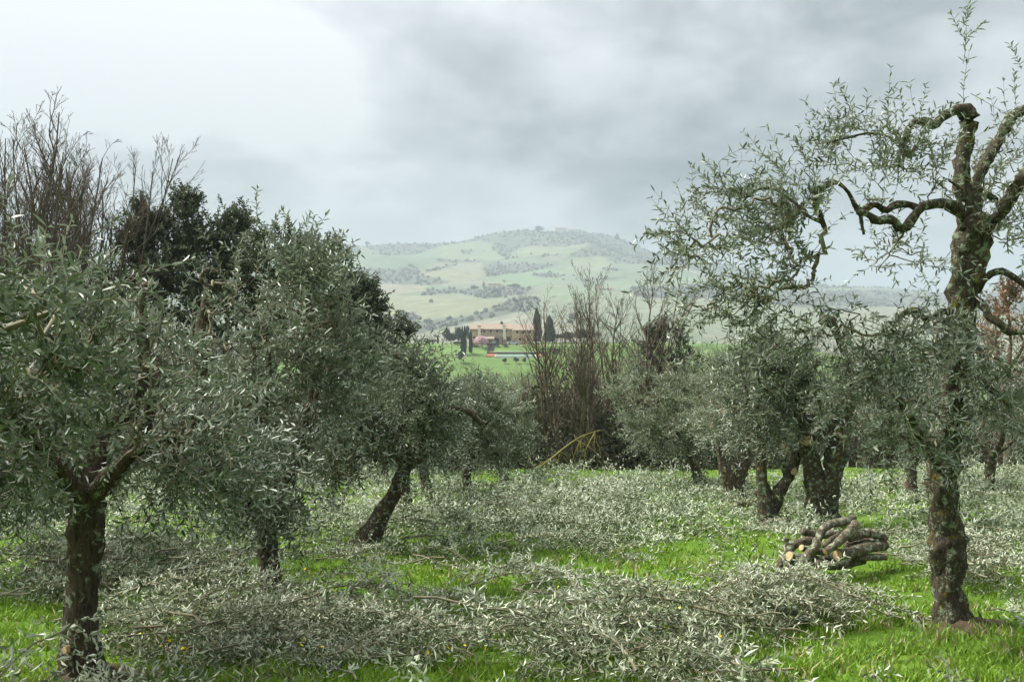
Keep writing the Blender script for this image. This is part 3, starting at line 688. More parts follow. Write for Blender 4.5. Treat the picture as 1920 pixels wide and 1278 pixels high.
YR2 = Yb(996)
olive_px('stout olive with two thick stems behind the log heap', [(1542, 1000, YR2, 38), (1542, 975, YR2, 30), (1538, 935, YR2, 27), (1530, 905, YR2, 20), (1520, 860, YR2, 17), (1512, 835, YR2, 16)],
         [(1570, 760, YR2, 120, 115, 1.3, 110), (1470, 700, YR2, 90, 90, 1.0, 50), (1650, 700, YR2, 110, 80, 1.0, 50)], 31,
         extra_limbs=[('stem', [(1545, 945, YR2, 22), (1560, 900, YR2 - .1, 19), (1566, 860, YR2 - .1, 19), (1568, 830, YR2 - .1, 17)]),
                      ('limb', [(1566, 840, YR2 - .1, 16), (1590, 760, YR2 - .2, 11), (1590, 690, YR2 - .2, 9), (1575, 640, YR2 - .2, 7), (1560, 608, YR2 - .3, 9), (1548, 600, YR2 - .3, 12), (1540, 608, YR2 - .3, 8)]),
                      ('limb', [(1512, 840, YR2, 14), (1500, 760, YR2, 10), (1520, 700, YR2, 7), (1470, 650, YR2, 6), (1420, 620, YR2, 4)])], k=2,
         per=22, per_node=1.02, leafL=.078, leafW=.0205, bark=M_BARKL, upbias=.35, lump=.2, cuts=[(at(1513, 824, YR2 - .14), .09, (-.3, -.7, .7)), (at(1575, 812, YR2 - .24), .075, (.4, -.7, .6))])
YR3 = Yb(990)
olive_px('dark olive forked like a Y with one stem sawn short', [(1438, 992, YR3, 27), (1440, 970, YR3, 20), (1438, 940, YR3, 17), (1430, 905, YR3, 11), (1427, 860, YR3, 10), (1424, 820, YR3, 10)],
         [(1430, 740, YR3, 95, 105, 1.2, 100)], 32,
         extra_limbs=[('stem', [(1446, 955, YR3, 14), (1462, 920, YR3 - .05, 12), (1478, 895, YR3 - .1, 10), (1488, 872, YR3 - .1, 10), (1494, 845, YR3 - .1, 8)]),
                      ('stub', [(1478, 898, YR3 - .1, 8), (1472, 880, YR3 - .15, 7), (1468, 862, YR3 - .15, 6)])], k=3,
         per=22, per_node=1.02, leafL=.08, leafW=.021, bark=M_BARKL, upbias=.35, cuts=[(at(1490, 884, YR3 - .2), .05, (.3, -.9, .1)), (at(1466, 836, YR3 - .2), .045, (0, -.6, .8))])
YR4 = Yb(946)
olive_px('olive with broad brown flared base and pale sawn branch ends', [(1378, 948, YR4, 22), (1374, 925, YR4, 17), (1366, 895, YR4, 15), (1356, 865, YR4, 10), (1348, 835, YR4, 7), (1340, 810, YR4, 6)],
         [(1370, 760, YR4, 90, 110, 1.3, 90)], 33, leafm=M_OLIVEP, extra_limbs=[('stem', [(1378, 915, YR4, 14), (1392, 880, YR4, 11), (1400, 850, YR4, 10), (1396, 800, YR4, 8)])], k=3,
         per=22, per_node=1.02, leafL=.085, leafW=.019, hi=False, upbias=.35, cuts=[(at(1358, 770, YR4 - .6), .07, (0, -.8, .6)), (at(1339, 799, YR4 - .1), .07, (-.3, -.7, .7))])
YR5 = Yb(913)
olive_px('pale bushy olive on a short slanting trunk near the yellow fallen bough', [(1318, 915, YR5, 13), (1310, 895, YR5, 11), (1300, 870, YR5, 8), (1290, 840, YR5, 7)],
         [(1240, 760, YR5, 110, 105, 1.6, 130), (1300, 780, YR5, 70, 90, 1.2, 50)], 34, leafm=M_OLIVEP, per=22, per_node=1.1, leafL=.105, leafW=.024, hi=False, upbias=.45)
olive_px('far olive glimpsed beyond the tall pruned tree, slim trunk in prunings', [(1712, 950, 18.5, 14), (1708, 900, 18.5, 10), (1712, 850, 18.5, 9)],
         [(1700, 760, 18.5, 110, 100, 1.5, 100)], 35, per=22, per_node=1.02, leafL=.09, leafW=.02, hi=False, upbias=.35)
olive_px('olive in the next row with slim trunk, under the brown-leaved oak', [(1856, 935, 20.0, 11), (1855, 900, 20.0, 9), (1857, 860, 20.0, 9)],
         [(1870, 770, 20.0, 120, 100, 1.6, 110)], 36, per=22, per_node=1.02, leafL=.095, leafW=.021, hi=False, upbias=.4)
olive_px('shaded olive beyond the dark straight trunk, crown low to the ground', [(-40, 1120, 9.2, 26), (-38, 1040, 9.2, 20), (-30, 970, 9.2, 18)],
         [(20, 800, 9.4, 190, 220, 1.3, 150), (230, 700, 10.5, 150, 150, 1.2, 80)], 37, per=22, per_node=1.02, leafL=.072, leafW=.016, upbias=.3)

# ------------------------------------------------------------------ bare trees
def bare_mesh(seed, stems, H, lean, twist=.17, kids=(13, 7, 5), spread=.55, r0=.09, lens=(.42, .36, .34)):
    r = np.random.default_rng(seed)
    a = r.uniform(0, 2 * math.pi, stems); D = np.stack([np.cos(a) * lean, np.sin(a) * lean, np.ones(stems)], -1)
    O = np.stack([np.cos(a) * .14, np.sin(a) * .14, np.full(stems, -.2)], -1)
    P0 = shoots(O, D, H * r.uniform(.8, 1.05, stems), 10, -.02, twist * .5, r)
    R0 = np.linspace(r0, .010, 10)[None] * r.uniform(.7, 1.1, (stems, 1))
    parts = [(P0, R0, 7)]; P, R, Lh = P0, R0, H * np.ones(stems)
    for lv, k in enumerate(kids):
        K = len(P); t = r.uniform(.22 if lv == 0 else .15, .97, (K, k)); p, tg = along(P, t)
        p = p.reshape(-1, 3); tg = tg.reshape(-1, 3); tt = t.ravel()
        side = unit(np.cross(tg, r.normal(size=tg.shape)))
        D = tg * .80 + side * spread + np.array([0, 0, .16])
        Ln = np.repeat(Lh, k) * lens[lv] * (1.15 - .75 * tt) * r.uniform(.6, 1.2, len(p))
        n = 7 if lv == 0 else (5 if lv == 1 else 4)
        C = shoots(p, D, Ln, n, -.06, twist, r)
        x = tt * (P.shape[1] - 1); i0 = np.minimum(x.astype(int), P.shape[1] - 2)
        rb = np.minimum(R[np.repeat(np.arange(K), k), i0] * .62, (.026, .011, .006)[lv])
        RR = np.maximum(np.linspace(1, .22, n)[None] * rb[:, None], (.0040, .0028, .0022)[lv])
        parts.append((C, RR, 4 if lv == 0 else 3)); P, R, Lh = C, RR, Ln
    stem_meshes = []
    for i in range(stems):
        V, Q = tubes(P0[i:i + 1], R0[i:i + 1], 8); stem_meshes.append(mesh_np('stem', V, Q, smooth=True))
    Vs, Qs, o = [], [], 0
    for (C, RR, s) in parts[1:]:
        V, Q = tubes(C, RR, s); Vs.append(V); Qs.append(Q + o); o += len(V)
    tip = parts[-1][0]
    return stem_meshes, mesh_np('branchwork', np.vstack(Vs), np.vstack(Qs)), tip
BARE = {}
def bare_tree(key, px, Y, label, scale=1.0, rot=0.0, group='leafless trees of the thicket', name='bare_tree', material=None, **kw):
    if key not in BARE: BARE[key] = bare_mesh(**kw)
    sm, bw, tip = BARE[key]
    b = base_px(px, Y) if not isinstance(px, np.ndarray) else px
    root = thing(name, tuple(b), label, 'bare tree', group); root.rotation_euler[2] = rot; root.scale = (scale,) * 3
    for m in sm: link('stem', m, material or M_GREYBARK, root)
    tag(link('branchwork', bw, material or M_GREYBARK, root), kind='stuff')
    return root
A = dict(seed=5, stems=4, H=6.4, lean=.34, kids=(14, 9, 6), r0=.062, spread=.62)
B = dict(seed=6, stems=3, H=6.2, lean=.16, kids=(16, 9, 6), r0=.058, spread=.52)
Cc = dict(seed=7, stems=5, H=7.0, lean=.26, kids=(16, 9, 5), r0=.060, spread=.5, lens=(.40, .36, .36))
bare_tree('C', 20, 27, 'tall leafless tree with a broom of dark twigs, highest of the bare trees', 1.50, .3, **Cc)
bare_tree('C', 130, 29, 'leafless tree with upswept twigs between the tallest bare tree and the evergreen oak', 1.42, 2.1)
bare_tree('B', 180, 28, 'thin leafless tree touching the evergreen oak with few fine twigs', 1.50, 1.0, **B)
bare_tree('C', 60, 28.5, 'leafless tree crowding close against the tallest bare tree', 1.36, 5.0, material=M_REDTWIG)
bare_tree('B', 100, 27, 'leafless tree with straight twigs among the tall bare trees', 1.42, 3.1, **B)
bare_tree('C', 30, 30, 'leafless tree behind the tallest bare tree, twigs interlaced with it', 1.30, 3.7)
bare_tree('C', 185, 30, 'leafless tree rising just before the plumed evergreen oak', 1.34, 1.1)
bare_tree('C', 100, 31, 'leafless grey tree in the middle of the tall bare group', 1.45, 5.6)
bare_tree('B', 225, 30, 'low leafless tree half hidden by the plumed evergreen oak', 1.35, 2.4)
bare_tree('C', -80, 26, 'leafless tree with dark upright stems behind the drooping olive', 1.40, 4.1)
bare_tree('A', 1068, 31, 'wide leafless tree with spreading twigs standing in the dark thicket before the farmhouse', .96, .4, **A)
bare_tree('B', 1120, 31.5, 'leafless tree with straight grey stems rising from the thicket', .98, .2)
bare_tree('B', 1150, 34, 'leafless tree with reddish twigs crowding the thicket', 1.0, 2.6, material=M_REDTWIG)
bare_tree('A', 1045, 32, 'leafless tree leaning out towards the farmhouse cypresses', .95, 3.6)
bare_tree('B', 1200, 36, 'slender leafless tree standing clear of the olives against the fields', 1.2, 4.4)
bare_tree('A', 1255, 40, 'low leafless tree among dark evergreen scrub', 1.0, 5.2)
bare_tree('A', 1180, 38, 'leafless tree with pale twigs between the thicket and the slender bare tree', .95, 1.2)
bare_tree('C', 1885, 32, 'leafless tree with fine twigs behind the brown-leaved oak', .80, 1.7, material=M_REDTWIG)
D = dict(seed=8, stems=6, H=6.6, lean=.45, kids=(12, 8, 6), r0=.06, spread=.75, lens=(.40, .38, .40))
# winter scrub filling the slope between grove and farmhouse
for i, (px, Y, s) in enumerate([(800, 62, 1.1), (850, 70, 1.25), (890, 75, 1.2), (925, 68, 1.1), (960, 72, 1.2), (1000, 70, 1.2), (1040, 66, 1.15), (1090, 70, 1.3), (1150, 64, 1.35), (1210, 70, 1.5), (1280, 66, 1.4), (875, 95, 1.6), (945, 100, 1.6), (1010, 98, 1.7), (1080, 95, 1.8), (1340, 70, 1.5), (740, 70, 1.5), (1420, 68, 1.5), (1520, 72, 1.6), (1640, 70, 1.6), (1750, 70, 1.6), (1860, 68, 1.6)]):
    Z = base_px(px, Y)
    root = bare_tree('D', px, Y, 'leafless grey-brown scrub tree on the slope below the farmhouse lawn', s * .95, i * 1.7, 'scrub trees on the slope', material=M_REDTWIG if i % 3 else None, **D)

# ------------------------------------------------------------------ evergreen oaks, brown oak, bushes
def leafy_tree(name, label, cat, trunk, crowns, seed, leafm, group=None, **kw):
    r = np.random.default_rng(seed)
    (nm, C), = limbs_from_px([('trunk', trunk)])
    C[0, 2] = float(gz(C[0, 0], C[0, 1])) - .05
    crs = [E(*c) for c in crowns]
    limbs = [('trunk', C)] + auto_limbs(C[-1, :3], C[-1, 3], crs[0][0], crs[0][1], 4, r)
    a = dict(hi=False, clump=.35, per=22, per_node=2.0, shoot_len=(.3, .7), droop=-.05, upbias=.75, tip_r=.008, twigm=M_GREYBARK, up_leaf=.2, leafm=leafm, bark=M_GREYBARK)
    a.update(kw)
    return plant_tree(name, label, cat, limbs, crs, seed, group, **a)
leafy_tree('evergreen_oak', 'dark evergreen oak with upright plumed top beside the bare trees', 'oak tree', [(340, 900, 30, 14), (342, 800, 30, 11), (345, 700, 30, 9)],
           [(350, 600, 30, 130, 150, 1.6, 120), (262, 470, 30, 34, 80, .7, 40), (345, 455, 30, 38, 80, .7, 56), (430, 465, 30, 38, 75, .7, 48), (300, 500, 30, 44, 80, .8, 36), (385, 500, 30, 44, 80, .8, 36), (250, 640, 30, 90, 140, 1.2, 50), (450, 580, 30, 60, 100, 1.0, 40)],
           61, M_OAK, 'evergreen oaks behind the grove', leafL=.13, leafW=.062)
leafy_tree('evergreen_oak', 'broad evergreen oak sloping down behind the leafy olives towards the lattice pylon', 'oak tree', [(590, 900, 29, 14), (590, 800, 29, 11), (590, 720, 29, 9)],
           [(590, 690, 29, 120, 130, 1.6, 90), (560, 530, 29, 70, 70, .9, 50), (640, 590, 29, 60, 90, .9, 60), (690, 670, 29, 45, 90, .8, 56), (668, 590, 29, 45, 60, .7, 46), (600, 500, 29, 50, 40, .7, 24), (510, 520, 29, 70, 110, 1.0, 50)], 62, M_OAK, 'evergreen oaks behind the grove', leafL=.13, leafW=.062)
leafy_tree('evergreen_oak', 'small evergreen oak standing alone beside the broad one', 'oak tree', [(745, 780, 34, 8), (745, 720, 34, 6), (745, 680, 34, 5)],
           [(746, 655, 34, 24, 52, .6, 30), (745, 720, 34, 40, 60, .8, 30)], 63, M_OAK, 'evergreen oaks behind the grove', leafL=.13, leafW=.062)
leafy_tree('evergreen_oak', 'dark evergreen oak behind the pale bushy olive, wrapped by bare twigs', 'oak tree', [(1235, 860, 37, 9), (1235, 760, 37, 7), (1235, 680, 37, 6)],
           [(1240, 650, 37, 40, 36, .9, 24), (1265, 705, 37, 80, 50, 1.2, 46)], 64, M_OAK, 'evergreen oaks behind the grove', leafL=.13, leafW=.062)
leafy_tree('dry_leaved_oak', 'oak still holding brown winter leaves beyond the pruned olive', 'oak tree', [(1890, 860, 30, 9), (1890, 760, 30, 7), (1890, 700, 30, 6)],
           [(1895, 620, 30, 55, 80, 1.0, 46), (1890, 570, 30, 26, 36, .5, 16)], 65, M_BROWNLEAF, leafL=.12, leafW=.07, per=12, per_node=.8)

BUSH = {}
def bush_mesh(seed, leafm, R=1.0, H=1.3, nl=5200, L=.13, W=.055, twigs=260):
    r = np.random.default_rng(seed)
    d = unit(r.normal(size=(twigs, 3))); d[:, 2] = np.abs(d[:, 2]) + .15
    O = r.normal(size=(twigs, 3)) * np.array([.25 * R, .25 * R, 0]); S = shoots(O, d, r.uniform(.6, 1.25, twigs) * H, 7, .22, .2, r)
    S[:, :, :2] *= R; V, Q = tubes(S, np.linspace(.011, .004, 7)[None] * np.ones((twigs, 1)), 3)
    tw = mesh_np('twig_growth', V, Q)
    pos, dr, nm, Lr, Wr = leaves_on(S, max(2, nl // twigs), L, W, r, .4, 1.0, .3)
    pos = pos + r.normal(size=pos.shape) * .07
    V, Q, T, st = leaf_mesh(pos, dr, nm, Lr, Wr, False)
    fo = mesh_np('foliage', V, Q, T, {'lf': np.repeat(r.random(len(pos)), st)}); fo.materials.append(leafm)
    return tw, fo
for i, m in enumerate((M_OAK, M_SCRUB, M_SCRUB)): BUSH[i] = bush_mesh(80 + i, m, nl=(5200, 4200, 2400)[i])
def bush(k, px, Y, sx, sz, label, rot, group='thicket bushes along the grove edge'):
    b = base_px(px, Y); root = thing('thicket_bush', tuple(b), label, 'bush', group); root.scale = (sx, sx, sz); root.rotation_euler[2] = rot
    tw, fo = BUSH[k]; tag(link('twig_growth', tw, M_GREYBARK, root), kind='stuff'); tag(link('foliage', fo, None, root), kind='stuff')
    return root
lb = ('dense dark evergreen bush in the thicket along the grove edge', 'brownish bramble bush in the thicket along the grove edge', 'thin twiggy bush in the thicket along the grove edge')
j = 0
for px in range(-260, 2240, 62):
    k = (0, 1, 2, 1)[j % 4]; Y = 30.5 + 2.5 * rng.random() + (2 if px > 1400 else 0)
    hi_ = 1.55 if px < 700 or px > 1330 else 1.0
    bush(k, px + rng.uniform(-14, 14), Y, 1.0 + .35 * rng.random(), (1.0 + .5 * rng.random()) * hi_, lb[k], rng.uniform(0, 6)); j += 1
for px, Y, k, s, h in [(985, 32.5, 1, 1.2, 2.2), (1040, 33.5, 1, 1.3, 2.7), (1100, 33, 2, 1.3, 2.7), (1150, 33, 1, 1.3, 2.5), (930, 35, 2, 1.4, 2.4), (870, 36, 1, 1.5, 2.3), (1010, 37, 1, 1.6, 2.8), (1200, 35, 1, 1.5, 2.6), (1080, 38, 2, 1.6, 3.0)]:
    bush(k, px, Y, s, h, ('', 'tall brown tangle of bramble below the leafless trees', 'tall twiggy tangle below the leafless trees')[k], rng.uniform(0, 6), 'tangles below the leafless trees')

# yellow-lichened bough lying against the thicket
def fallen_bough():
    Yf = 28.4; root = thing('fallen_bough', tuple(base_px(1010, Yf)), 'fallen bough yellow with lichen leaning against the thicket', 'branch')
    o = np.array(root.location); r = np.random.default_rng(4)
    main = smooth_curve([[*at(1000, 884, Yf), .032], [*at(1030, 862, Yf), .032], [*at(1060, 838, Yf + .2), .026], [*at(1090, 818, Yf + .3), .02], [*at(1125, 806, Yf + .4), .012]], 16)
    V, Q = tubes(main[None, :, :3] - o, main[None, :, 3], 6); link('bough', mesh_np('bough', V, Q, smooth=True), M_YELLOW, root)
    for i in range(26):
        p = main[r.integers(3, 15), :3]; d = np.array([r.normal() * .5 + .1, r.normal() * .25, -r.uniform(.2, 1.0)])
        S = shoots(p[None], d[None], np.array([r.uniform(.4, 1.0)]), 7, .25, .16, r)
        V, Q = tubes(S - o, np.linspace(.013, .004, 7)[None], 4); link('side_branch', mesh_np('side_branch', V, Q), M_YELLOW, root)
fallen_bough()

# ------------------------------------------------------------------ heap of sawn logs
def log(label, pts, group, name='log', cutA=True, cutB=True, seed=0):
    C = np.array([[*at(p[0], p[1], p[2]), p[3] * .85 * px_m(p[2])] for p in pts]); o = C.mean(0)[:3].copy(); zmin = float(gz(o[0], o[1]))
    low = (C[:, 2] - C[:, 3]).min()
    if low < zmin - .02: C[:, 2] += zmin - .02 - low
    root = thing(name, tuple(o), label, 'log', group); Cl = C.copy(); Cl[:, :3] -= o
    me, S = limb_mesh('bark', Cl, 12, 18, .12, 11, seed, capped=True); link('bark', me, M_LOG, root)
    for k, on in ((0, cutA), (-1, cutB)):
        if not on: continue
        d = unit(S[k, :3] - S[1 if k == 0 else -2, :3]); a = unit(np.cross(d, [.1, .3, 1])); b = np.cross(d, a); rad = S[k, 3] * .97
        th = np.arange(14) * 2 * math.pi / 14
        ring = S[k, :3] + d * .006 + (a[None] * np.cos(th)[:, None] + b[None] * np.sin(th)[:, None]) * rad * (1 + .06 * np.sin(th * 2 + 1))[:, None]
        V = np.vstack([ring, S[k, :3] + d * .009]); T = np.array([(i, (i + 1) % 14, 14) for i in range(14)])
        link('sawn_end', mesh_np('sawn_end', V, None, T), M_CUTWOOD, root)
YL = Yb(1080)
gl = 'sawn logs in the heap'
for i, (lab, pts) in enumerate([
    ('long crooked lichened branch lying across the top of the log heap', [(1492, 1070, YL - .30, 9), (1508, 1048, YL - .28, 10), (1530, 1022, YL - .2, 9), (1540, 995, YL - .1, 9), (1560, 981, YL, 9), (1585, 977, YL + .1, 9), (1602, 970, YL + .15, 8)]),
    ('pale lichened branch slanting over the front of the log heap', [(1548, 1034, YL - .32, 8), (1565, 1022, YL - .28, 9), (1585, 1003, YL - .2, 10), (1600, 988, YL - .1, 10), (1604, 978, YL - .05, 8)]),
    ('thick log with round orange sawn end facing out of the heap', [(1571, 1040, YL - .26, 13), (1600, 1034, YL - .12, 13), (1630, 1026, YL + .05, 12), (1660, 1022, YL + .2, 10)]),
    ('short log with ochre sawn end beside the yellow-ended stub at the heap foot', [(1480, 1042, YL - .22, 11), (1500, 1046, YL - .15, 11), (1530, 1050, YL, 10)]),
    ('bent dark log propped at the heap end away from the tall pruned olive', [(1458, 1066, YL - .16, 9), (1470, 1042, YL - .1, 9), (1488, 1022, YL, 10), (1512, 1014, YL + .1, 10), (1528, 1012, YL + .15, 8)]),
    ('dark log lying at the back of the heap near the stout olive', [(1504, 995, YL + .15, 9), (1530, 1002, YL + .2, 9), (1570, 1000, YL + .25, 9)]),
    ('mossy log high in the heap, ending towards the tall pruned olive', [(1592, 1008, YL + .05, 9), (1625, 999, YL + .15, 11), (1650, 1003, YL + .2, 10), (1660, 1012, YL + .2, 9)]),
    ('thin brown log lying lowest in the heap towards the tall pruned olive', [(1600, 1046, YL - .1, 7), (1630, 1044, YL, 8), (1662, 1044, YL + .05, 6)]),
    ('stub of log with yellow sawn end wedged in the heap middle', [(1503, 1026, YL - .12, 7), (1522, 1032, YL - .05, 8), (1545, 1034, YL + .1, 7)]),
    ('shadowed log bedded under the front of the heap', [(1530, 1056, YL - .18, 9), (1565, 1060, YL - .1, 9), (1620, 1050, YL + .05, 9)]),
    ('thin branch piece crossing under the pale lichened branch', [(1545, 1024, YL - .05, 7), (1562, 1010, YL, 7), (1590, 992, YL + .1, 6)]),
    ('dark log low at the back of the heap under the bent one', [(1476, 1056, YL - .02, 9), (1520, 1052, YL + .1, 10), (1580, 1040, YL + .25, 10)]),
    ('upright pale split stub standing beside the bent dark log', [(1472, 1028, YL - .02, 5), (1474, 1018, YL - .02, 5), (1475, 1008, YL - .02, 6)]),
    ('brown log behind the thick sawn log in the heap', [(1585, 1022, YL + .12, 9), (1615, 1015, YL + .2, 9), (1645, 1016, YL + .28, 8)])]):
    log(lab, pts, gl, seed=300 + i, cutA=(i in (1, 2, 3, 8, 12)), cutB=(i in (6,)))
for i, (lab, pts) in enumerate([
    ('mossy log end on the ground by the Y-forked olive', [(1432, 1000, YR3 - .5, 10), (1450, 990, YR3 - .4, 9), (1478, 990, YR3 - .4, 8)]),
    ('sawn log piece lying behind the Y-forked olive', [(1395, 945, YR4 - .8, 8), (1410, 935, YR4 - .7, 8), (1422, 922, YR4 - .7, 8)]),
    ('thin log with pale end near the flared olive base', [(1378, 950, YR4 - 1.0, 7), (1400, 946, YR4 - .9, 7), (1418, 942, YR4 - .9, 7)]),
    ('cut log with pale end at the foot of the upright olive', [(766, 982, Y5 - .8, 7), (785, 976, Y5 - .7, 7), (803, 978, Y5 - .7, 7)]),
    ('dark log piece beside the upright olive foot', [(778, 972, Y5 - .4, 6), (792, 966, Y5 - .4, 6), (806, 966, Y5 - .4, 6)])]):
    log(lab, pts, 'stray logs by the olive trunks', seed=330 + i)
log('small peeled crooked stick on the grass before the log heap', [(1461, 1094, Yb(1104), 2.6), (1466, 1102, Yb(1104), 2.6), (1485, 1106, Yb(1104), 2.6), (1478, 1118, Yb(1112), 2.4)], None, name='stick', cutA=False, cutB=False, seed=350)

# ------------------------------------------------------------------ prunings strewn on the ground
CLEAR = [(190, 1262, 140, 34), (700, 1104, 230, 34), (330, 1150, 150, 24), (50, 1172, 110, 30), (960, 1130, 150, 20), (1350, 1085, 140, 48), (1560, 1095, 110, 22), (1290, 1040, 60, 34), (1740, 1250, 330, 62), (1510, 1262, 130, 26), (1250, 890, 460, 14), (900, 906, 90, 12),
         (250, 1268, 160, 16), (570, 1268, 90, 14), (650, 932, 80, 16), (1470, 1112, 70, 24), (1120, 1125, 90, 12), (340, 1035, 60, 14), (620, 1080, 70, 14), (1780, 1200, 120, 30), (1400, 1010, 40, 20), (1230, 1000, 40, 10), (600, 1030, 40, 10), (880, 1080, 60, 12)]
def clear_amount(px, py):
    m = np.zeros(px.shape)
    for (cx, cy, rx, ry) in CLEAR: m = np.maximum(m, 1 - np.clip((((px - cx) / rx) ** 2 + ((py - cy) / ry) ** 2 - .7) / .5, 0, 1))
    return m
def prune_variant(seed, hi, nside, per, L, W):
    r = np.random.default_rng(seed); H = r.uniform(.7, 1.1)
    main = shoots(np.array([[-.45 * H, 0, .05]]), np.array([[1, .1, .10]]), np.array([H]), 9, .06, .12, r)
    t = r.uniform(.12, .98, (1, nside)); p, tg = along(main, t); p = p[0]; tg = tg[0]
    side = r.normal(size=p.shape) * np.array([.5, .9, .24])
    S = shoots(p, tg * .8 + side, r.uniform(.2, .48, nside), 5, .10, .14, r)
    S[:, :, 2] = np.maximum(S[:, :, 2], .012)
    V, Q = tubes(main, np.linspace(.009, .003, 9)[None], 4); stem = (V, Q)
    V2, Q2 = tubes(S, np.linspace(.0028, .0014, 5)[None] * np.ones((nside, 1)), 3)
    pos, dr, nm, Lr, Wr = leaves_on(S, per, L, W, r, .05, .8)
    nm = nm + r.normal(size=nm.shape) * .8
    pos[:, 2] = np.maximum(pos[:, 2], .01)
    fl = leaf_mesh(pos, dr, nm, Lr, Wr, hi)
    return stem, (V2, Q2), fl, r.random(len(pos))
def strew():
    r = np.random.default_rng(9)
    n = 4800; Y = np.sqrt(r.uniform(4.4 ** 2, 27.6 ** 2, n)); X = r.uniform(-.60, .60, n) * Y
    P = np.stack([X, Y, gz(X, Y)], -1); px, py = project(P)
    dens = np.clip(1.0 - clear_amount(px, py), 0, 1) * np.clip(.55 + 1.7 * vnoise(P * np.array([1, 1, 0]), .42, 31) + .35 * np.clip((Y - 9) / 6, 0, 1), .04, 1)
    heap = np.exp(-(((px - 1080) / 150) ** 2 + ((py - 975) / 50) ** 2)) + .7 * np.exp(-(((px - 620) / 90) ** 2 + ((py - 1145) / 40) ** 2)) + .6 * np.exp(-(((px - 1500) / 160) ** 2 + ((py - 1130) / 30) ** 2)) + .5 * np.exp(-(((px - 300) / 100) ** 2 + ((py - 1080) / 30) ** 2))
    near_trunk = np.zeros(n, bool)
    for (tx, ty) in ((at(155, 1260, Y2)[0], Y2), (at(1780, 1180, Y1)[0], Y1)): near_trunk |= np.hypot(X - tx, Y - ty) < .45
    heapd = (np.abs(X - at(1560, 1050, YL)[0]) < .95) & (Y > YL - 2.0) & (Y < YL + .6)
    ok = (r.random(n) < dens * (.50 + .30 * np.clip((9 - Y) / 3, 0, 1))) & ~near_trunk & ~heapd
    P, px, py, heap = P[ok], px[ok], py[ok], heap[ok]
    HE = [(1090, 975, 120, 26, 150), (660, 1190, 110, 20, 22), (350, 1205, 110, 22, 24), (1480, 1160, 150, 16, 40), (820, 1220, 130, 26, 20), (1180, 1215, 90, 26, 26), (320, 1090, 90, 24, 40), (900, 1000, 130, 26, 90), (1700, 1090, 90, 30, 46), (1850, 1060, 60, 40, 30), (120, 1080, 80, 24, 26)]
    ex = np.array([gp(cx + r.normal() * sx, np.clip(cy + r.normal() * sy, 890, 1276)) for (cx, cy, sx, sy, k) in HE for _ in range(k)])
    tr = np.zeros(len(ex), bool)
    for (tx, ty, d) in ((at(155, 1260, Y2)[0], Y2, .5), (at(1780, 1180, Y1)[0], Y1, .5), (at(1560, 1050, YL)[0], YL, .8)): tr |= np.hypot(ex[:, 0] - tx, ex[:, 1] - ty) < d
    tr |= np.hypot(ex[:, 0] - at(505, 1108, Y3)[0], ex[:, 1] - Y3 + .3) < .55
    tr |= (np.abs(ex[:, 0] - at(1560, 1050, YL)[0]) < .95) & (ex[:, 1] > YL - 2.0) & (ex[:, 1] < YL + .6)
    epx, epy = project(ex); tr |= clear_amount(epx, epy) > .45
    ex = ex[~tr]; epx, epy = project(ex); P = np.vstack([P, ex]); px = np.r_[px, epx]; py = np.r_[py, epy]; heap = np.r_[heap, np.full(len(ex), .75)]
    P[:, 2] += r.random(len(P)) * (.02 + .27 * np.clip(heap, 0, 1) + .10 * r.random(len(P)))
    o = np.argsort(P[:, 1] + np.where((px > 0) & (px < 1920) & (py < 1290), 0, 100)); P, heap, px, py = P[o], heap[o], px[o], py[o]
    NV = 7; vs = []
    for k in range(NV):
        stem, tw, fl, lf = prune_variant(700 + k, True, 15, 16, .054, .0135)
        sm = mesh_np('stem', *stem, smooth=True); sm.materials.append(M_TWIG)
        V = fl[0]; fm = mesh_np('foliage', V, fl[1], None, {'lf': np.repeat(lf, fl[3])}); fm.materials.append(M_CUT)
        tm = mesh_np('side_twig', *tw); tm.materials.append(M_TWIG); vs.append((sm, tm, fm))
    n1 = 300
    marks = [(at(1560, 1050, YL)[0], YL, 1.7, 'lying beside the heap of logs'), (at(1780, 1180, Y1)[0], Y1, 1.5, 'lying near the foot of the tall pruned olive'), (at(155, 1260, Y2)[0], Y2, 1.5, 'lying near the dark straight olive trunk'), (at(505, 1108, Y3)[0], Y3, 1.5, 'lying by the olive behind the dark straight one')]
    def where(p):
        for (mx, my, md, w) in marks:
            if math.hypot(p[0] - mx, p[1] - my) < md: return w
        return 'lying in the open alley between the rows'
    yaw = r.uniform(0, 2 * math.pi, len(P)); sc = r.uniform(.75, 1.15, len(P)); tilt = r.normal(size=(len(P), 2)) * .10
    for i in range(n1):
        root = thing('cut_olive_branch', tuple(P[i]), 'freshly cut olive branch with silvery leaves ' + where(P[i]), 'cut branch', 'cut olive branches strewn on the grass')
        root.rotation_euler = (tilt[i, 0], tilt[i, 1], yaw[i]); root.scale = (sc[i],) * 3
        sm, tm, fm = vs[i % NV]
        link('stem', sm, None, root); tag(link('side_twig', tm, None, root), kind='stuff'); tag(link('foliage', fm, None, root), kind='stuff')
    # the rest: one mass
    lo = [prune_variant(720 + k, False, 10, 12, .066, .019) for k in range(10)]
    Vs, Ts, Ls, Sv, Sq = [], [], [], [], []; off = so = 0
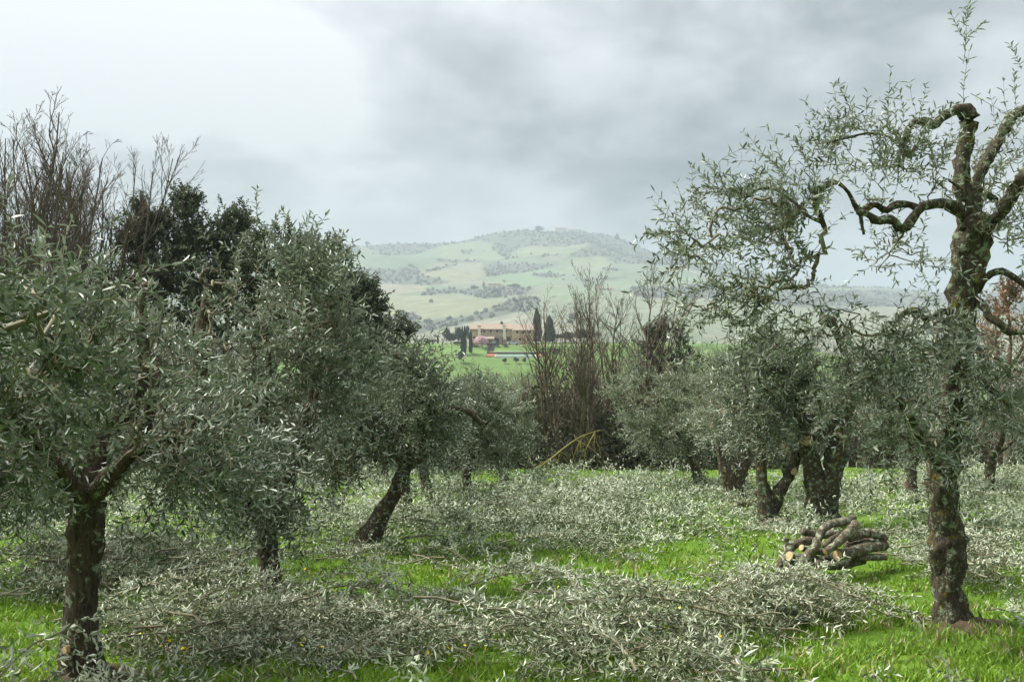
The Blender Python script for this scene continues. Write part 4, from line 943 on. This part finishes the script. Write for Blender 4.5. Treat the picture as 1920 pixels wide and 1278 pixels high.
    for i in range(n1, len(P)):
        stem, tw, fl, lf = lo[i % 10]; c, s = math.cos(yaw[i]), math.sin(yaw[i])
        Rm = np.array([[c, s, 0], [-s, c, 0], [0, 0, 1.0]]) * sc[i]
        f = 1.0 + .35 * np.clip((P[i, 1] - 10) / 15, 0, 1)
        tl = np.array([0, 0, 1.0]) * 0
        A_ = fl[0] @ Rm * f; A_[:, 2] += A_[:, 0] * tilt[i, 0] + A_[:, 1] * tilt[i, 1]
        Vs.append(A_ + P[i]); Ts.append(fl[2] + off); Ls.append(np.repeat(lf, fl[3])); off += len(A_)
        if i % 4 == 0:
            B_ = stem[0] @ Rm * f; B_[:, 2] += B_[:, 0] * tilt[i, 0] + B_[:, 1] * tilt[i, 1]
            Sv.append(B_ + P[i]); Sq.append(stem[1] + so); so += len(B_)
    root = thing('olive_prunings', (0, 0, 0), 'mass of cut silvery olive prunings covering the ground between the rows', 'prunings'); tag(root, kind='stuff')
    tag(link('foliage', mesh_np('foliage', np.vstack(Vs), None, np.vstack(Ts), {'lf': np.concatenate(Ls)}), M_CUT, root), kind='stuff')
    tag(link('stem', mesh_np('stem', np.vstack(Sv), np.vstack(Sq)), M_TWIG, root), kind='stuff')
strew()

# ------------------------------------------------------------------ grass and wildflowers
def grass(name, label, n, seed, material, hs):
    r = np.random.default_rng(seed); q = r.random(n); Y = 1 / (1 / 4.5 * (1 - q) + 1 / 30. * q); X = r.uniform(-.62, .62, n) * Y       # denser near the camera
    P = np.stack([X, Y, gz(X, Y)], -1)
    keep = r.random(n) < np.clip(.65 + .8 * vnoise(P * np.array([1, 1, 0]), 1.3, 3), .15, 1); P = P[keep]; n = len(P); Y = P[:, 1]
    k = 7; K = n * k
    B = np.repeat(P, k, 0) + np.concatenate([r.normal(size=(K, 2)) * (.022 + .003 * np.repeat(Y, k))[:, None], np.zeros((K, 1))], 1)
    B[:, 2] = gz(B[:, 0], B[:, 1]) - .005
    h = hs * r.uniform(.035, .095, K) * np.repeat(r.uniform(.6, 1.25, n), k); w = .0028 + .0007 * np.repeat(Y, k)
    a = r.uniform(0, 2 * math.pi, K); sd = np.stack([np.cos(a), np.sin(a), np.zeros(K)], -1); ln = r.normal(size=(K, 3)) * .35; ln[:, 2] = 1
    ln = unit(ln); tip = B + ln * h[:, None]; tip[:, :2] += r.normal(size=(K, 2)) * (.25 * h)[:, None]
    mid = B + ln * (h * .55)[:, None]
    V = np.stack([B - sd * w[:, None], B + sd * w[:, None], mid + sd * w[:, None] * .7, tip, mid - sd * w[:, None] * .7], 1).reshape(-1, 3)
    i = np.arange(K)[:, None] * 5
    me = mesh_np(name, V, i + np.array([[0, 1, 2, 4]]), i + np.array([[4, 2, 3]]), {'lf': np.repeat(np.clip(r.normal(.45, .3, K), 0, 1), 5)})
    tag(link(name, me, material), label, 'grass', kind='stuff')
grass('grass', 'short bright green spring grass on the grove floor', 19000, 12, M_GRASS, 1.0)
M_DRY = leaf_mat('dry_grass_blade', (.22, .18, .08), (.38, .32, .17), (.30, .25, .13), rough=.7, trans=.15)
M_WEED = leaf_mat('weed_leaf', (.045, .10, .018), (.10, .17, .035), (.10, .17, .06), rough=.6, trans=.2)
grass('dry_grass', 'scattered dry straw-coloured blades among the green grass', 1500, 15, M_DRY, 1.25)
grass('low_weeds', 'darker low weeds mixed into the turf', 2600, 16, M_WEED, .8)
def flowers():
    r = np.random.default_rng(14); k = 10
    th = np.arange(k) * 2 * math.pi / k; rr = np.where(np.arange(k) % 2 == 0, .014, .008)
    V = np.vstack([[0, 0, .0], np.stack([np.cos(th) * rr, np.sin(th) * rr, np.full(k, .005)], -1)]); T = np.array([(0, 1 + i, 1 + (i + 1) % k) for i in range(k)])
    head = mesh_np('petals', V, None, T); head.materials.append(mat('buttercup_petal', (.80, .60, .02), .5))
    C = np.array([[[0, 0, 0], [.004, .002, .05], [0, 0, .10]]]); sv, sq = tubes(C, np.full((1, 3), .0016), 3)
    stem = mesh_np('stalk', sv, sq); stem.materials.append(mat('flower_stalk', (.10, .25, .03), .6))
    for (cx, cy, sx, sy, n) in [(345, 1238, 70, 12, 16), (560, 1225, 60, 20, 14), (1290, 1195, 45, 22, 18), (1385, 1095, 40, 12, 8), (700, 1105, 90, 14, 8), (1460, 990, 30, 10, 5), (820, 1262, 70, 10, 6), (1650, 1010, 30, 16, 5), (1130, 1120, 60, 10, 4)]:
        for _ in range(n):
            p = gp(cx + r.normal() * sx, min(1274, cy + r.normal() * sy)); s = r.uniform(.8, 1.2)
            root = thing('buttercup', tuple(p), 'small yellow buttercup flower in the grass', 'flower', 'yellow buttercups in the grass'); root.scale = (s,) * 3; root.rotation_euler[2] = r.uniform(0, 6)
            link('stalk', stem, None, root); h = link('petals', head, None, root, (0, 0, .10)); h.rotation_euler = (r.normal() * .4 + .35, r.normal() * .4, 0)
flowers()

# ------------------------------------------------------------------ the farmhouse on the knoll and its garden
def box(bm, x0, x1, y0, y1, z0, z1):
    v = [bm.verts.new(p) for p in ((x0, y0, z0), (x1, y0, z0), (x1, y1, z0), (x0, y1, z0), (x0, y0, z1), (x1, y0, z1), (x1, y1, z1), (x0, y1, z1))]
    for f in ((3, 2, 1, 0), (4, 5, 6, 7), (0, 1, 5, 4), (1, 2, 6, 5), (2, 3, 7, 6), (3, 0, 4, 7)): bm.faces.new([v[i] for i in f])
def bmo(name, fill, material, parent=None, loc=None, bevel=0.0):
    bm = bmesh.new(); fill(bm)
    if bevel: bmesh.ops.bevel(bm, geom=bm.edges[:], offset=bevel, segments=1, affect='EDGES')
    bmesh.ops.recalc_face_normals(bm, faces=bm.faces[:])
    me = bpy.data.meshes.new(name); bm.to_mesh(me); bm.free(); return link(name, me, material, parent, loc)
def prism(bm, pts, x0, x1):                 # profile in (y,z) swept along x
    a = [bm.verts.new((x0, p[0], p[1])) for p in pts]; b = [bm.verts.new((x1, p[0], p[1])) for p in pts]; n = len(pts)
    bm.faces.new(a); bm.faces.new(b[::-1])
    for i in range(n): bm.faces.new((a[i], b[i], b[(i + 1) % n], a[(i + 1) % n]))
M_STONE = mat('farmhouse_stone', (.40, .32, .19), .95, (.50, .42, .27), 1.3, bump=.6, bscale=6)
M_STONE2 = mat('pale_farmhouse_stone', (.42, .30, .17), .95, (.50, .39, .25), 1.0, bump=.6, bscale=6)
M_TILE = mat('roof_tiles', (.19, .145, .105), .9, (.27, .215, .165), 2.2, bump=.8, bscale=5)
M_PLASTER = mat('pale_chimney_plaster', (.72, .66, .52), .9, (.62, .56, .43), 1.5)
M_DARK = mat('dark_window_glass', (.02, .022, .025), .15, spec=.6)
M_FRAME = mat('window_surround', (.33, .26, .18), .9)
M_WOODD = mat('dark_stained_wood', (.05, .03, .02), .7)
M_WATER = mat('pool_water', (.22, .55, .50), .08, (.30, .62, .57), .6)
M_RIM = mat('pool_rim_stone', (.62, .58, .50), .8)
M_TERRA = mat('orange_cushion', (.52, .20, .10), .85)
M_SOIL = mat('retaining_wall_stone', (.10, .072, .055), .95, (.17, .13, .10), 1.1, bump=.6)
YV = 370.0
def wx(px, Y=YV): return float(at(px, 600, Y)[0])
def wz(py, Y=YV): return float(at(960, py, Y)[2])

def window(parent, x, y, z, w, h):
    f = bmo('window', lambda b: box(b, x - w / 2 - .12, x + w / 2 + .12, y - .06, y + .05, z - .12, z + h + .12), M_FRAME, parent)
    bmo('pane', lambda b: box(b, x - w / 2, x + w / 2, y - .085, y - .055, z, z + h), M_DARK, f)
    bmo('sill', lambda b: box(b, x - w / 2 - .2, x + w / 2 + .2, y - .16, y - .058, z - .26, z - .125), M_PLASTER, f)
def villa():
    x0, x1, x2 = wx(883), wx(960), wx(1000); g = -7.9; ev = wz(618); rg = ev + 2.0
    ox, oy, oz = (x0 + x2) / 2, YV, g
    root = thing('farmhouse', (0, 0, 0), 'long ochre stone farmhouse with low tiled roof and two tall pale chimneys', 'house')
    D = 10.0
    bmo('wall', lambda b: box(b, x0, x1, YV, YV + D, g, ev), M_STONE, root)
    bmo('wing_wall', lambda b: box(b, x1 + .003, x2, YV - 1.2, YV + D - .5, g, ev - .35), M_STONE2, root)
    def roof(bm, a, c, y0, e, r_): prism(bm, [(y0 - .7, e), (y0 + D / 2, r_), (y0 + D + .7, e), (y0 + D + .7, e + .25), (y0 + D / 2, r_ + .28), (y0 - .7, e + .25)], a, c)
    rf = bmo('roof', lambda b: roof(b, x0 - .5, x1 + .3, YV, ev + .004, rg), M_TILE, root)
    bmo('wing_roof', lambda b: roof(b, x1 + .31, x2 + .5, YV - 1.2, ev - .34, rg - .3), M_TILE, root)
    for px in (898.8, 945.6):
        x = wx(px); c = bmo('chimney', lambda b: (box(b, x - .55, x + .55, YV - .75, YV - .004, g + 2.9, ev + 1.3), box(b, x - .75, x + .75, YV - .95, YV + .1, g + 2.3, g + 2.9)), M_PLASTER, root)
        bmo('chimney_cap', lambda b: box(b, x - .7, x + .7, YV - .9, YV + .1, ev + 1.304, ev + 1.55), M_TILE, c)
    x = wx(940.5); bmo('flue', lambda b: box(b, x - .5, x + .5, YV + 4.4, YV + 5.4, rg - .1, rg + 1.1), M_SOIL, rf)
    for px in (902, 908, 920, 932.3, 942, 948.5): window(root, wx(px), YV, wz(623.2), .62, .85)
    window(root, wx(888.5), YV, wz(634), .8, .6)
    for px, py in ((970, 625), (981, 625), (993, 625), (975, 638), (990, 638)): window(root, wx(px, YV - 1.2), YV - 1.2, wz(py), .7, .95)
    x = wx(953.7); d = bmo('door', lambda b: box(b, x - .75, x + .75, YV - .1, YV + .05, wz(638.5), wz(631)), M_WOODD, root)
    bmo('door_surround', lambda b: (box(b, x - 1.0, x - .752, YV - .14, YV + .04, wz(638.5), wz(630)), box(b, x + .752, x + 1.0, YV - .14, YV + .04, wz(638.5), wz(630)), box(b, x - .75, x + .75, YV - .14, YV + .04, wz(631) + .003, wz(630))), M_FRAME, d)
    # portico with lean-to roof and a pergola beside it
    a, c = wx(893.5), wx(927)
    bmo('portico_roof', lambda b: prism(b, [(YV - .01, wz(630)), (YV - 4.6, wz(635.5)), (YV - 4.6, wz(635.5) + .22), (YV - .01, wz(630) + .25)], a, c), M_TILE, root)
    for t in (0.02, .33, .66, .98):
        xx = a + (c - a) * t; bmo('portico_post', lambda b: box(b, xx - .22, xx + .22, YV - 4.4, YV - 4.0, g, wz(635.5) + .25), M_STONE2, root)
    a, c = wx(927.5), wx(943.2)
    for t in np.linspace(0.02, .98, 7):
        xx = a + (c - a) * t; bmo('pergola_beam', lambda b: box(b, xx - .08, xx + .08, YV - 3.6, YV - .01, wz(632.4), wz(632.4) + .16), M_WOODD, root)
    for xx in (a + .2, c - .2): bmo('pergola_post', lambda b: box(b, xx - .1, xx + .1, YV - 3.5, YV - 3.3, g, wz(632.4) - .002), M_WOODD, root)
    x = wx(931); bmo('doorway', lambda b: box(b, x - .8, x + .8, YV - .05, YV + .04, g + .3, wz(634)), M_WOODD, root)
villa()

def car(label, loc, rot, paint, group=None):
    root = thing('parked_car', loc, label, 'car', group); root.rotation_euler[2] = rot
    pm = mat(paint[0], paint[1], .3, spec=.6); bl = mat(paint[0] + '_tyre', (.02, .02, .02), .8)
    prof = [(-2.2, .35), (-2.25, .75), (-2.0, .95), (-1.1, 1.02), (-.55, 1.5), (.95, 1.55), (1.7, 1.05), (2.15, .95), (2.2, .4), (1.9, .3), (-1.9, .3)]
    def body(bm):
        n = len(prof); a = [bm.verts.new((p[0], -.85 if p[1] < 1.2 else -.68, p[1])) for p in prof]; b = [bm.verts.new((p[0], .85 if p[1] < 1.2 else .68, p[1])) for p in prof]
        bm.faces.new(a); bm.faces.new(b[::-1])
        for i in range(n): bm.faces.new((a[i], b[i], b[(i + 1) % n], a[(i + 1) % n]))
    bmo('body', body, pm, root)
    for s in (-1, 1):
        def gl(bm):
            q = [bm.verts.new((x, s * y, z)) for x, y, z in ((-.95, .80, 1.06), (1.45, .80, 1.06), (.9, .735, 1.44), (-.5, .735, 1.42))]; bm.faces.new(q)
            e = bmesh.ops.extrude_face_region(bm, geom=bm.faces[:]); bmesh.ops.translate(bm, verts=[v for v in e['geom'] if isinstance(v, bmesh.types.BMVert)], vec=(0, s * .03, 0))
        bmo('side_window', gl, M_DARK, root)
    def ws(bm):
        q = [bm.verts.new(p) for p in ((-1.10, -.66, 1.06), (-1.10, .66, 1.06), (-.62, .6, 1.46), (-.62, -.6, 1.46))]; bm.faces.new(q)
        e = bmesh.ops.extrude_face_region(bm, geom=bm.faces[:]); bmesh.ops.translate(bm, verts=[v for v in e['geom'] if isinstance(v, bmesh.types.BMVert)], vec=(-.03, 0, .03))
    bmo('windscreen', ws, M_DARK, root)
    hm = mat(paint[0] + '_lamp', (.35, .35, .34), .3)
    for s in (-1, 1): bmo('headlight', lambda b: box(b, -2.27, -2.2, s * .65 - .11, s * .65 + .11, .70, .80), hm, root)
    for x in (-1.4, 1.4):
        for s in (-.83, .83):
            def wh(bm): bmesh.ops.create_cone(bm, cap_ends=True, segments=14, radius1=.34, radius2=.34, depth=.2)
            w = bmo('wheel', wh, bl, root, (x, s, .34)); w.rotation_euler[0] = math.pi / 2
car('silver estate car parked before the farmhouse door', (wx(962, 366), 366, float(gz(wx(962, 366), 366)) + .02), 0.12, ('silver_car_paint', (.45, .47, .50)))
car('dark car parked in front of the portico', (wx(927, 365), 365, float(gz(wx(927, 365), 365)) + .02), 1.35, ('black_car_paint', (.03, .035, .04)))

def pool():
    Yp = 346.5; a, c = wx(931, Yp), wx(1003, Yp); z = float(gz((a + c) / 2, Yp)) + .25
    root = thing('swimming_pool', (0, 0, 0), 'long turquoise swimming pool below the farmhouse terrace', 'pool')
    bmo('water', lambda b: box(b, a, c, Yp - 4.6, Yp + 4.6, z - .5, z + .25), M_WATER, root)
    bmo('rim', lambda b: (box(b, a - .6, c + .6, Yp + 4.61, Yp + 5.2, z - .7, z + .34), box(b, a - .6, a - .003, Yp - 5, Yp + 4.6, z - .7, z + .34), box(b, c + .003, c + .6, Yp - 5, Yp + 4.6, z - .7, z + .34)), M_RIM, root)
    bmo('infinity_edge', lambda b: box(b, a - .6, c + .6, Yp - 4.9, Yp - 4.604, z - .9, z + .23), M_RIM, root)
    for i, px in enumerate((914, 918, 922, 926, 929, 1006, 1010, 1014, 1018)):
        x = wx(px, Yp - 1); zz = float(gz(x, Yp - 1)); side = 'near the steps' if px < 960 else 'at the far end from the steps'
        l = thing('sun_lounger', (x, Yp - 1, zz), 'orange sun lounger by the pool ' + side, 'lounger', 'orange loungers ' + side)
        bmo('seat', lambda b: box(b, -.36, .36, -1.0, .6, .25, .5), M_TERRA, l)
        bmo('backrest', lambda b: prism(b, [(.604, .3), (1.0, 1.05), (1.12, 1.0), (.74, .28)], -.36, .36), M_TERRA, l)
        for sx in (-.3, .3):
            for sy in (-.85, .5): bmo('leg', lambda b: box(b, sx - .04, sx + .04, sy - .04, sy + .04, -.05, .248), M_RIM, l)
    Yw = 354.0; a, c = wx(919, Yw), wx(1024, Yw); z = float(gz(0, Yw - 1.5))
    w = thing('retaining_wall', (0, 0, 0), 'low brown stone retaining wall above the pool', 'wall')
    bmo('wall', lambda b: box(b, a, c, Yw - .4, Yw + .4, z - .8, z + 1.2), M_SOIL, w)
    bmo('coping', lambda b: box(b, a - .1, c + .1, Yw - .5, Yw + .5, z + 1.204, z + 1.32), M_RIM, w)
    s = thing('garden_steps', (0, 0, 0), 'brown garden steps climbing from the pool to the farmhouse', 'steps')
    for i in range(12):
        t = i / 11; Ys = 347 + t * 17; x = wx(914.5 + 9 * t, Ys); zz = float(gz(x, Ys)) + .06
        bmo('step', lambda b: box(b, x - 1.1, x + 1.1, Ys - .8, Ys + .8, zz - .4, zz + .16), M_SOIL, s)
pool()

# garden trees
FAR = {}
def far_mesh(kind, seed):
    r = np.random.default_rng(seed)
    if kind == 'cypress':
        n = 1500; h = r.random(n) ** .9; a = r.uniform(0, 2 * math.pi, n); rad = .5 * np.clip(np.minimum(h * 7 + .55, 1) * (1 - h ** 2.2) ** .7, .03, 1) * (.72 + .28 * r.random(n) ** .5) * (1 + .14 * np.sin(a * 3 + h * 14))
        pos = np.stack([np.cos(a) * rad, np.sin(a) * rad, .03 + h * .95], -1)
        dr = np.stack([np.cos(a) * .2, np.sin(a) * .2, np.ones(n)], -1) + r.normal(size=(n, 3)) * .2; nm = np.stack([np.cos(a), np.sin(a), np.full(n, .3)], -1) + r.normal(size=(n, 3)) * .4
        V, Q, T, st = leaf_mesh(pos, dr, nm, np.full(n, .10), np.full(n, .14), False); trunk = .25
    else:
        n = {'round': 2600, 'pine': 1800, 'blossom': 2000}[kind]
        blobs = r.normal(size=(14, 3)) * np.array([.22, .22, .13]) + np.array([0, 0, .66 if kind != 'pine' else .72]); br = r.uniform(.13, .24, 14)
        if kind == 'pine': blobs[:, 2] = r.uniform(.42, .95, 14); blobs[:, :2] *= (1.15 - blobs[:, 2:3])* 2
        k = r.integers(0, 14, n); d = unit(r.normal(size=(n, 3))); pos = blobs[k] + d * (br[k] * r.uniform(.55, 1, n))[:, None]
        V, Q, T, st = leaf_mesh(pos, unit(r.normal(size=(n, 3))) + np.array([0, 0, .3]), d + np.array([0, 0, .4]), np.full(n, .085), np.full(n, .05), False); trunk = .6
    fo = mesh_np('crown', V, Q, T, {'lf': np.repeat(r.random(n), st)})
    tv, tq = tubes(np.array([[[0, 0, -.03], [.01, 0, trunk * .5], [0, .01, trunk]]]), np.array([[.03, .024, .012]]), 7); tv[:, :2] *= 1
    return fo, mesh_np('trunk', tv, tq, smooth=True)
def far_tree(name, label, cat, kind, px, py0, py1, Y, wpx, material, group=None, seed=0, onto=None):
    key = (kind, seed, material.name)
    if key not in FAR:
        fo, tr = far_mesh(kind, 900 + seed); fo.materials.append(material); tr.materials.append(M_GREYBARK); FAR[key] = (fo, tr)
    fo, tr = FAR[key]
    b = onto if onto is not None else np.array([wx(px, Y), Y, float(gz(wx(px, Y), Y))])
    h = (b[2] * 0 + wz(py0, b[1])) - b[2] if onto is None else (py1 - py0) * px_m(b[1]); h = max(h, .6)
    w = wpx * px_m(b[1])
    root = thing(name, tuple(b), label, cat, group); root.scale = (w, w, h); root.rotation_euler[2] = seed * 1.3 + px * .37
    link('crown', fo, None, root); link('trunk', tr, None, root); return root
gC = 'cypresses round the farmhouse'
for lab, px, y0, Y, w in [('slim dark cypress tight beside its twin, the one farther from the farmhouse', 866.5, 613, 352, 6.5), ('slim dark cypress, the twin nearer the farmhouse wall', 871, 613, 353, 7), ('lone slim cypress against the farmhouse corner', 882.5, 620, 354, 7),
                          ('broad dark cypress behind the farmhouse wing', 1006.5, 582, 392, 17), ('wide dark cypress with blunt top beyond the wing', 1030, 594, 388, 20), ('tiny cypress on the lawn crest far from the house', 821, 628, 390, 4)]:
    far_tree('cypress_tree', lab, 'cypress', 'cypress', px, y0, 0, Y, w, M_CYPRESS, gC, seed=1)
far_tree('blossom_tree', 'pink blossoming tree before the farmhouse portico', 'blossom tree', 'blossom', 904, 628, 0, 359, 29, M_BLOSSOM, seed=2)
for i, (lab, px, y0, Y, w) in enumerate([('pine with bushy crown on the lawn crest', 837.5, 618, 368, 22), ('dark pine next to the bushy one', 845, 624, 376, 22), ('pine between lawn crest and twin cypresses', 861, 616, 372, 20), ('pine behind the twin cypresses touching the farmhouse', 875, 614, 384, 20)]):
    far_tree('pine_tree', lab, 'pine tree', 'pine', px, y0, 0, Y, w, M_PINE, 'pines beside the farmhouse', seed=3 + i % 2)
for i, (lab, px, y0, Y, w) in enumerate([('wide clipped green hedge tree at the lawn end', 799, 634, 380, 30), ('low dark bush behind the lawn crest', 858, 640, 366, 22), ('dark clipped bush below the twin cypresses', 864.5, 658, 334, 15), ('round dark shrub on the lawn before the pool', 946, 671, 333, 7),
                                         ('larger round shrub on the lawn before the pool middle', 968, 669, 333, 8), ('small round shrub on the lawn past the pool middle', 983, 670.5, 333, 6.5), ('yellow-green shrub at the drive edge near the dark car', 932, 644.5, 361, 8), ('yellow-green shrub at the drive edge near the silver car', 947, 645, 361, 9),
                                         ('dark hedge shrub at the blossom tree foot', 916, 643, 361, 10), ('grey shrub between the lone cypress and the blossom tree', 890, 644, 362, 14), ('green tree beyond the wide blunt-topped cypress', 1060, 622, 392, 40), ('green tree at the end of the garden farthest from the pines', 1095, 618, 396, 44), ('shrub at the corner of the retaining wall', 1040, 652, 356, 24)]):
    far_tree('garden_shrub', lab, 'shrub', 'round', px, y0, 0, Y, w * 1.15, M_SCRUB if 6 <= i <= 7 or i == 9 else M_PINE, 'shrubs of the farmhouse garden', seed=5 + i % 2)
def pole(px, y0, Y, lab):
    b = np.array([wx(px, Y), Y, float(gz(wx(px, Y), Y))]); h = wz(y0, Y) - b[2]
    root = thing('garden_post', tuple(b), lab, 'post', 'thin posts on the lawn')
    V, Q = tubes(np.array([[[0, 0, -.3], [0, 0, h * .5], [.03, 0, h]]]), np.array([[.14, .12, .10]]), 7); link('shaft', mesh_np('shaft', V, Q, smooth=True), M_GREYBARK, root)
    bmo('cap', lambda b_: box(b_, -.22, .22, -.22, .22, h, h + .15), M_GREYBARK, root)
for px, y0, Y in ((805, 634, 352), (829, 636, 350), (847, 640, 351)): pole(px, y0, Y, 'thin dark post standing on the lawn beside the pines')

# farm buildings, lone trees and pylon on the far hillside
def far_house(label, px, py, wpx, hpx, name='hill_house', wall=None):
    b = gp(px, py, 450); s = px_m(b[1]); w, h = wpx * s, hpx * s
    root = thing(name, tuple(b), label, 'house', 'houses on the far hillside')
    bmo('wall', lambda m: box(m, -w / 2, w / 2, 0, w * .45, -4, h * .72), wall or M_PLASTER, root)
    bmo('roof', lambda m: prism(m, [(-.5, h * .72 + .01), (w * .225, h * 1.05), (w * .45 + .5, h * .72 + .01)], -w / 2 - .5, w / 2 + .5), M_TILE, root)
    for t in (-.3, -.1, .1, .3): bmo('window', lambda m: box(m, w * t - w * .035, w * t + w * .035, -.12, .1, h * .3, h * .55), M_DARK, root)
    bmo('door', lambda m: box(m, -w * .02, w * .02, -.15, .1, -.5, h * .22), M_WOODD, root)
far_house('pinkish stone farmhouse on the middle of the far hillside', 927, 537, 24, 8, wall=M_STONE2)
far_house('long pale barn behind the leafless trees on the hillside', 1136, 545, 34, 7)
far_house('stone village house on the very top of the hill', 1052, 432, 22, 7, wall=M_STONE2)
far_house('stone house beside the hilltop village house', 1078, 434, 26, 6, wall=M_STONE)
far_house('small white house in the woods under the hilltop', 1058, 463, 9, 4)
far_house('small white house by a hedge on the long low ridge', 763, 475, 10, 3)
far_house('small house in the woods on the steep shoulder of the hill', 1163, 459, 8, 4, wall=M_STONE2)
for i, (lab, px, py, h, w, kind, m) in enumerate([('round dark tree below the hillside farmhouse', 928, 556, 15, 12, 'round', M_PINE), ('round tree standing apart from the hillside farmhouse, past its cypress', 890, 546, 11, 14, 'round', M_PINE), ('slim cypress beside the hillside farmhouse', 907, 539, 11, 4, 'cypress', M_CYPRESS), ('low wide dark tree against the hillside farmhouse gable', 962, 541, 9, 20, 'round', M_PINE),
                                                    ('lone tree on the skyline of the long low ridge', 688, 462, 9, 8, 'round', M_PINE), ('bushy tree on the hill top ridge', 1010, 437, 13, 14, 'round', M_PINE), ('dark pointed tree on the steep skyline shoulder', 1157, 449, 11, 6, 'cypress', M_CYPRESS)]):
    b = gp(px, py, 450); far_tree('hillside_tree', lab, 'tree', kind, px, py - h, py, 0, w * 1.2, m, 'lone trees on the far hillside', seed=1 if kind == 'cypress' else 6, onto=b)
def pylon():
    b = gp(686.5, 560, 450); s = px_m(b[1]); H = 42 * s; m = mat('galvanised_steel', (.20, .24, .22), .6)
    root = thing('lattice_pylon', tuple(b), 'green-grey lattice electricity pylon on the hillside beside the broad evergreen oak', 'pylon')
    w0, w1 = H * .11, H * .03; t = max(.16, .5 * s)
    def wd(z): return w0 + (w1 - w0) * min(1, z / (H * .8))
    def bar(name, p, q): V, Q = tubes(np.array([[p, (np.array(p) + np.array(q)) / 2, q]], float), np.full((1, 3), t * .5), 4); link(name, mesh_np(name, V, Q), m, root)
    cn = ((-1, -1), (1, -1), (1, 1), (-1, 1))
    for sx, sy in cn: bar('leg', (sx * w0, sy * w0, -2), (sx * w1, sy * w1, H))
    zs = np.linspace(0, H * .95, 9)
    for i in range(8):
        for k in range(4):
            a, c = cn[k], cn[(k + 1) % 4]; u, v = wd(zs[i]), wd(zs[i + 1]); bar('brace', (a[0] * u, a[1] * u, zs[i]), (c[0] * v, c[1] * v, zs[i + 1]))
    for z, l in ((H * .72, .15), (H * .84, .12), (H * .95, .09)): bar('cross_arm', (-H * l, 0, z), (H * l, 0, z))
pylon()

# ------------------------------------------------------------------ haze in the air
def haze():
    m = bpy.data.materials.new('haze_air'); m.use_nodes = True; nt = m.node_tree; nt.nodes.clear()
    v = nt.nodes.new('ShaderNodeVolumePrincipled'); o = nt.nodes.new('ShaderNodeOutputMaterial'); nt.links.new(v.outputs[0], o.inputs['Volume'])
    v.inputs['Color'].default_value = (.46, .54, .60, 1); v.inputs['Density'].default_value = HAZE; v.inputs['Anisotropy'].default_value = 0.0
    zs = [(o_.matrix_world @ Vector(c))[2] for o_ in bpy.data.objects if o_.type == 'MESH' and o_.name.startswith(('ground', 'valley', 'hills')) for c in o_.bound_box]
    tag(bmo('haze', lambda b: box(b, -6200, 6200, -75, 6960, min(zs) - 1, max(zs) + 45), m), 'thin pale haze filling the valley air', 'haze', kind='stuff')
HAZE = 3.3e-4
bpy.context.view_layer.update()
haze()


# ------------------------------------------------------------------ bare earth heaped round the two front trunks
def earth(px, Y, rad, label, seed):
    r = np.random.default_rng(seed); c = base_px(px, Y); n, m = 26, 7; V = []
    for j in range(m):
        q = j / (m - 1) * rad
        for i in range(n):
            a = 2 * math.pi * i / n; k = q * (1 + .22 * math.sin(a * 3 + seed) + .12 * math.sin(a * 7))
            x, y = k * math.cos(a), k * math.sin(a)
            V.append((x, y, float(gz(c[0] + x, c[1] + y)) - c[2] + .075 * (1 - (j / (m - 1)) ** 1.3) + r.normal() * .009 - (.03 if j == m - 1 else 0)))
    Q = [(j * n + i, j * n + (i + 1) % n, (j + 1) * n + (i + 1) % n, (j + 1) * n + i) for j in range(m - 1) for i in range(n)]
    o = link('earth_mound', mesh_np('earth_mound', np.array(V), np.array(Q), smooth=True), M_EARTH); o.location = tuple(c)
    tag(o, label, 'soil', kind='structure')
M_EARTH = mat('bare_brown_earth', (.045, .028, .016), .95, (.10, .066, .040), 14, bump=1.0, bscale=60)
earth(1800, Y1 + .02, .40, 'bare brown earth round the foot of the tall pruned olive', 1)
earth(175, Y2 + .02, .36, 'bare brown earth round the foot of the dark straight olive', 2)
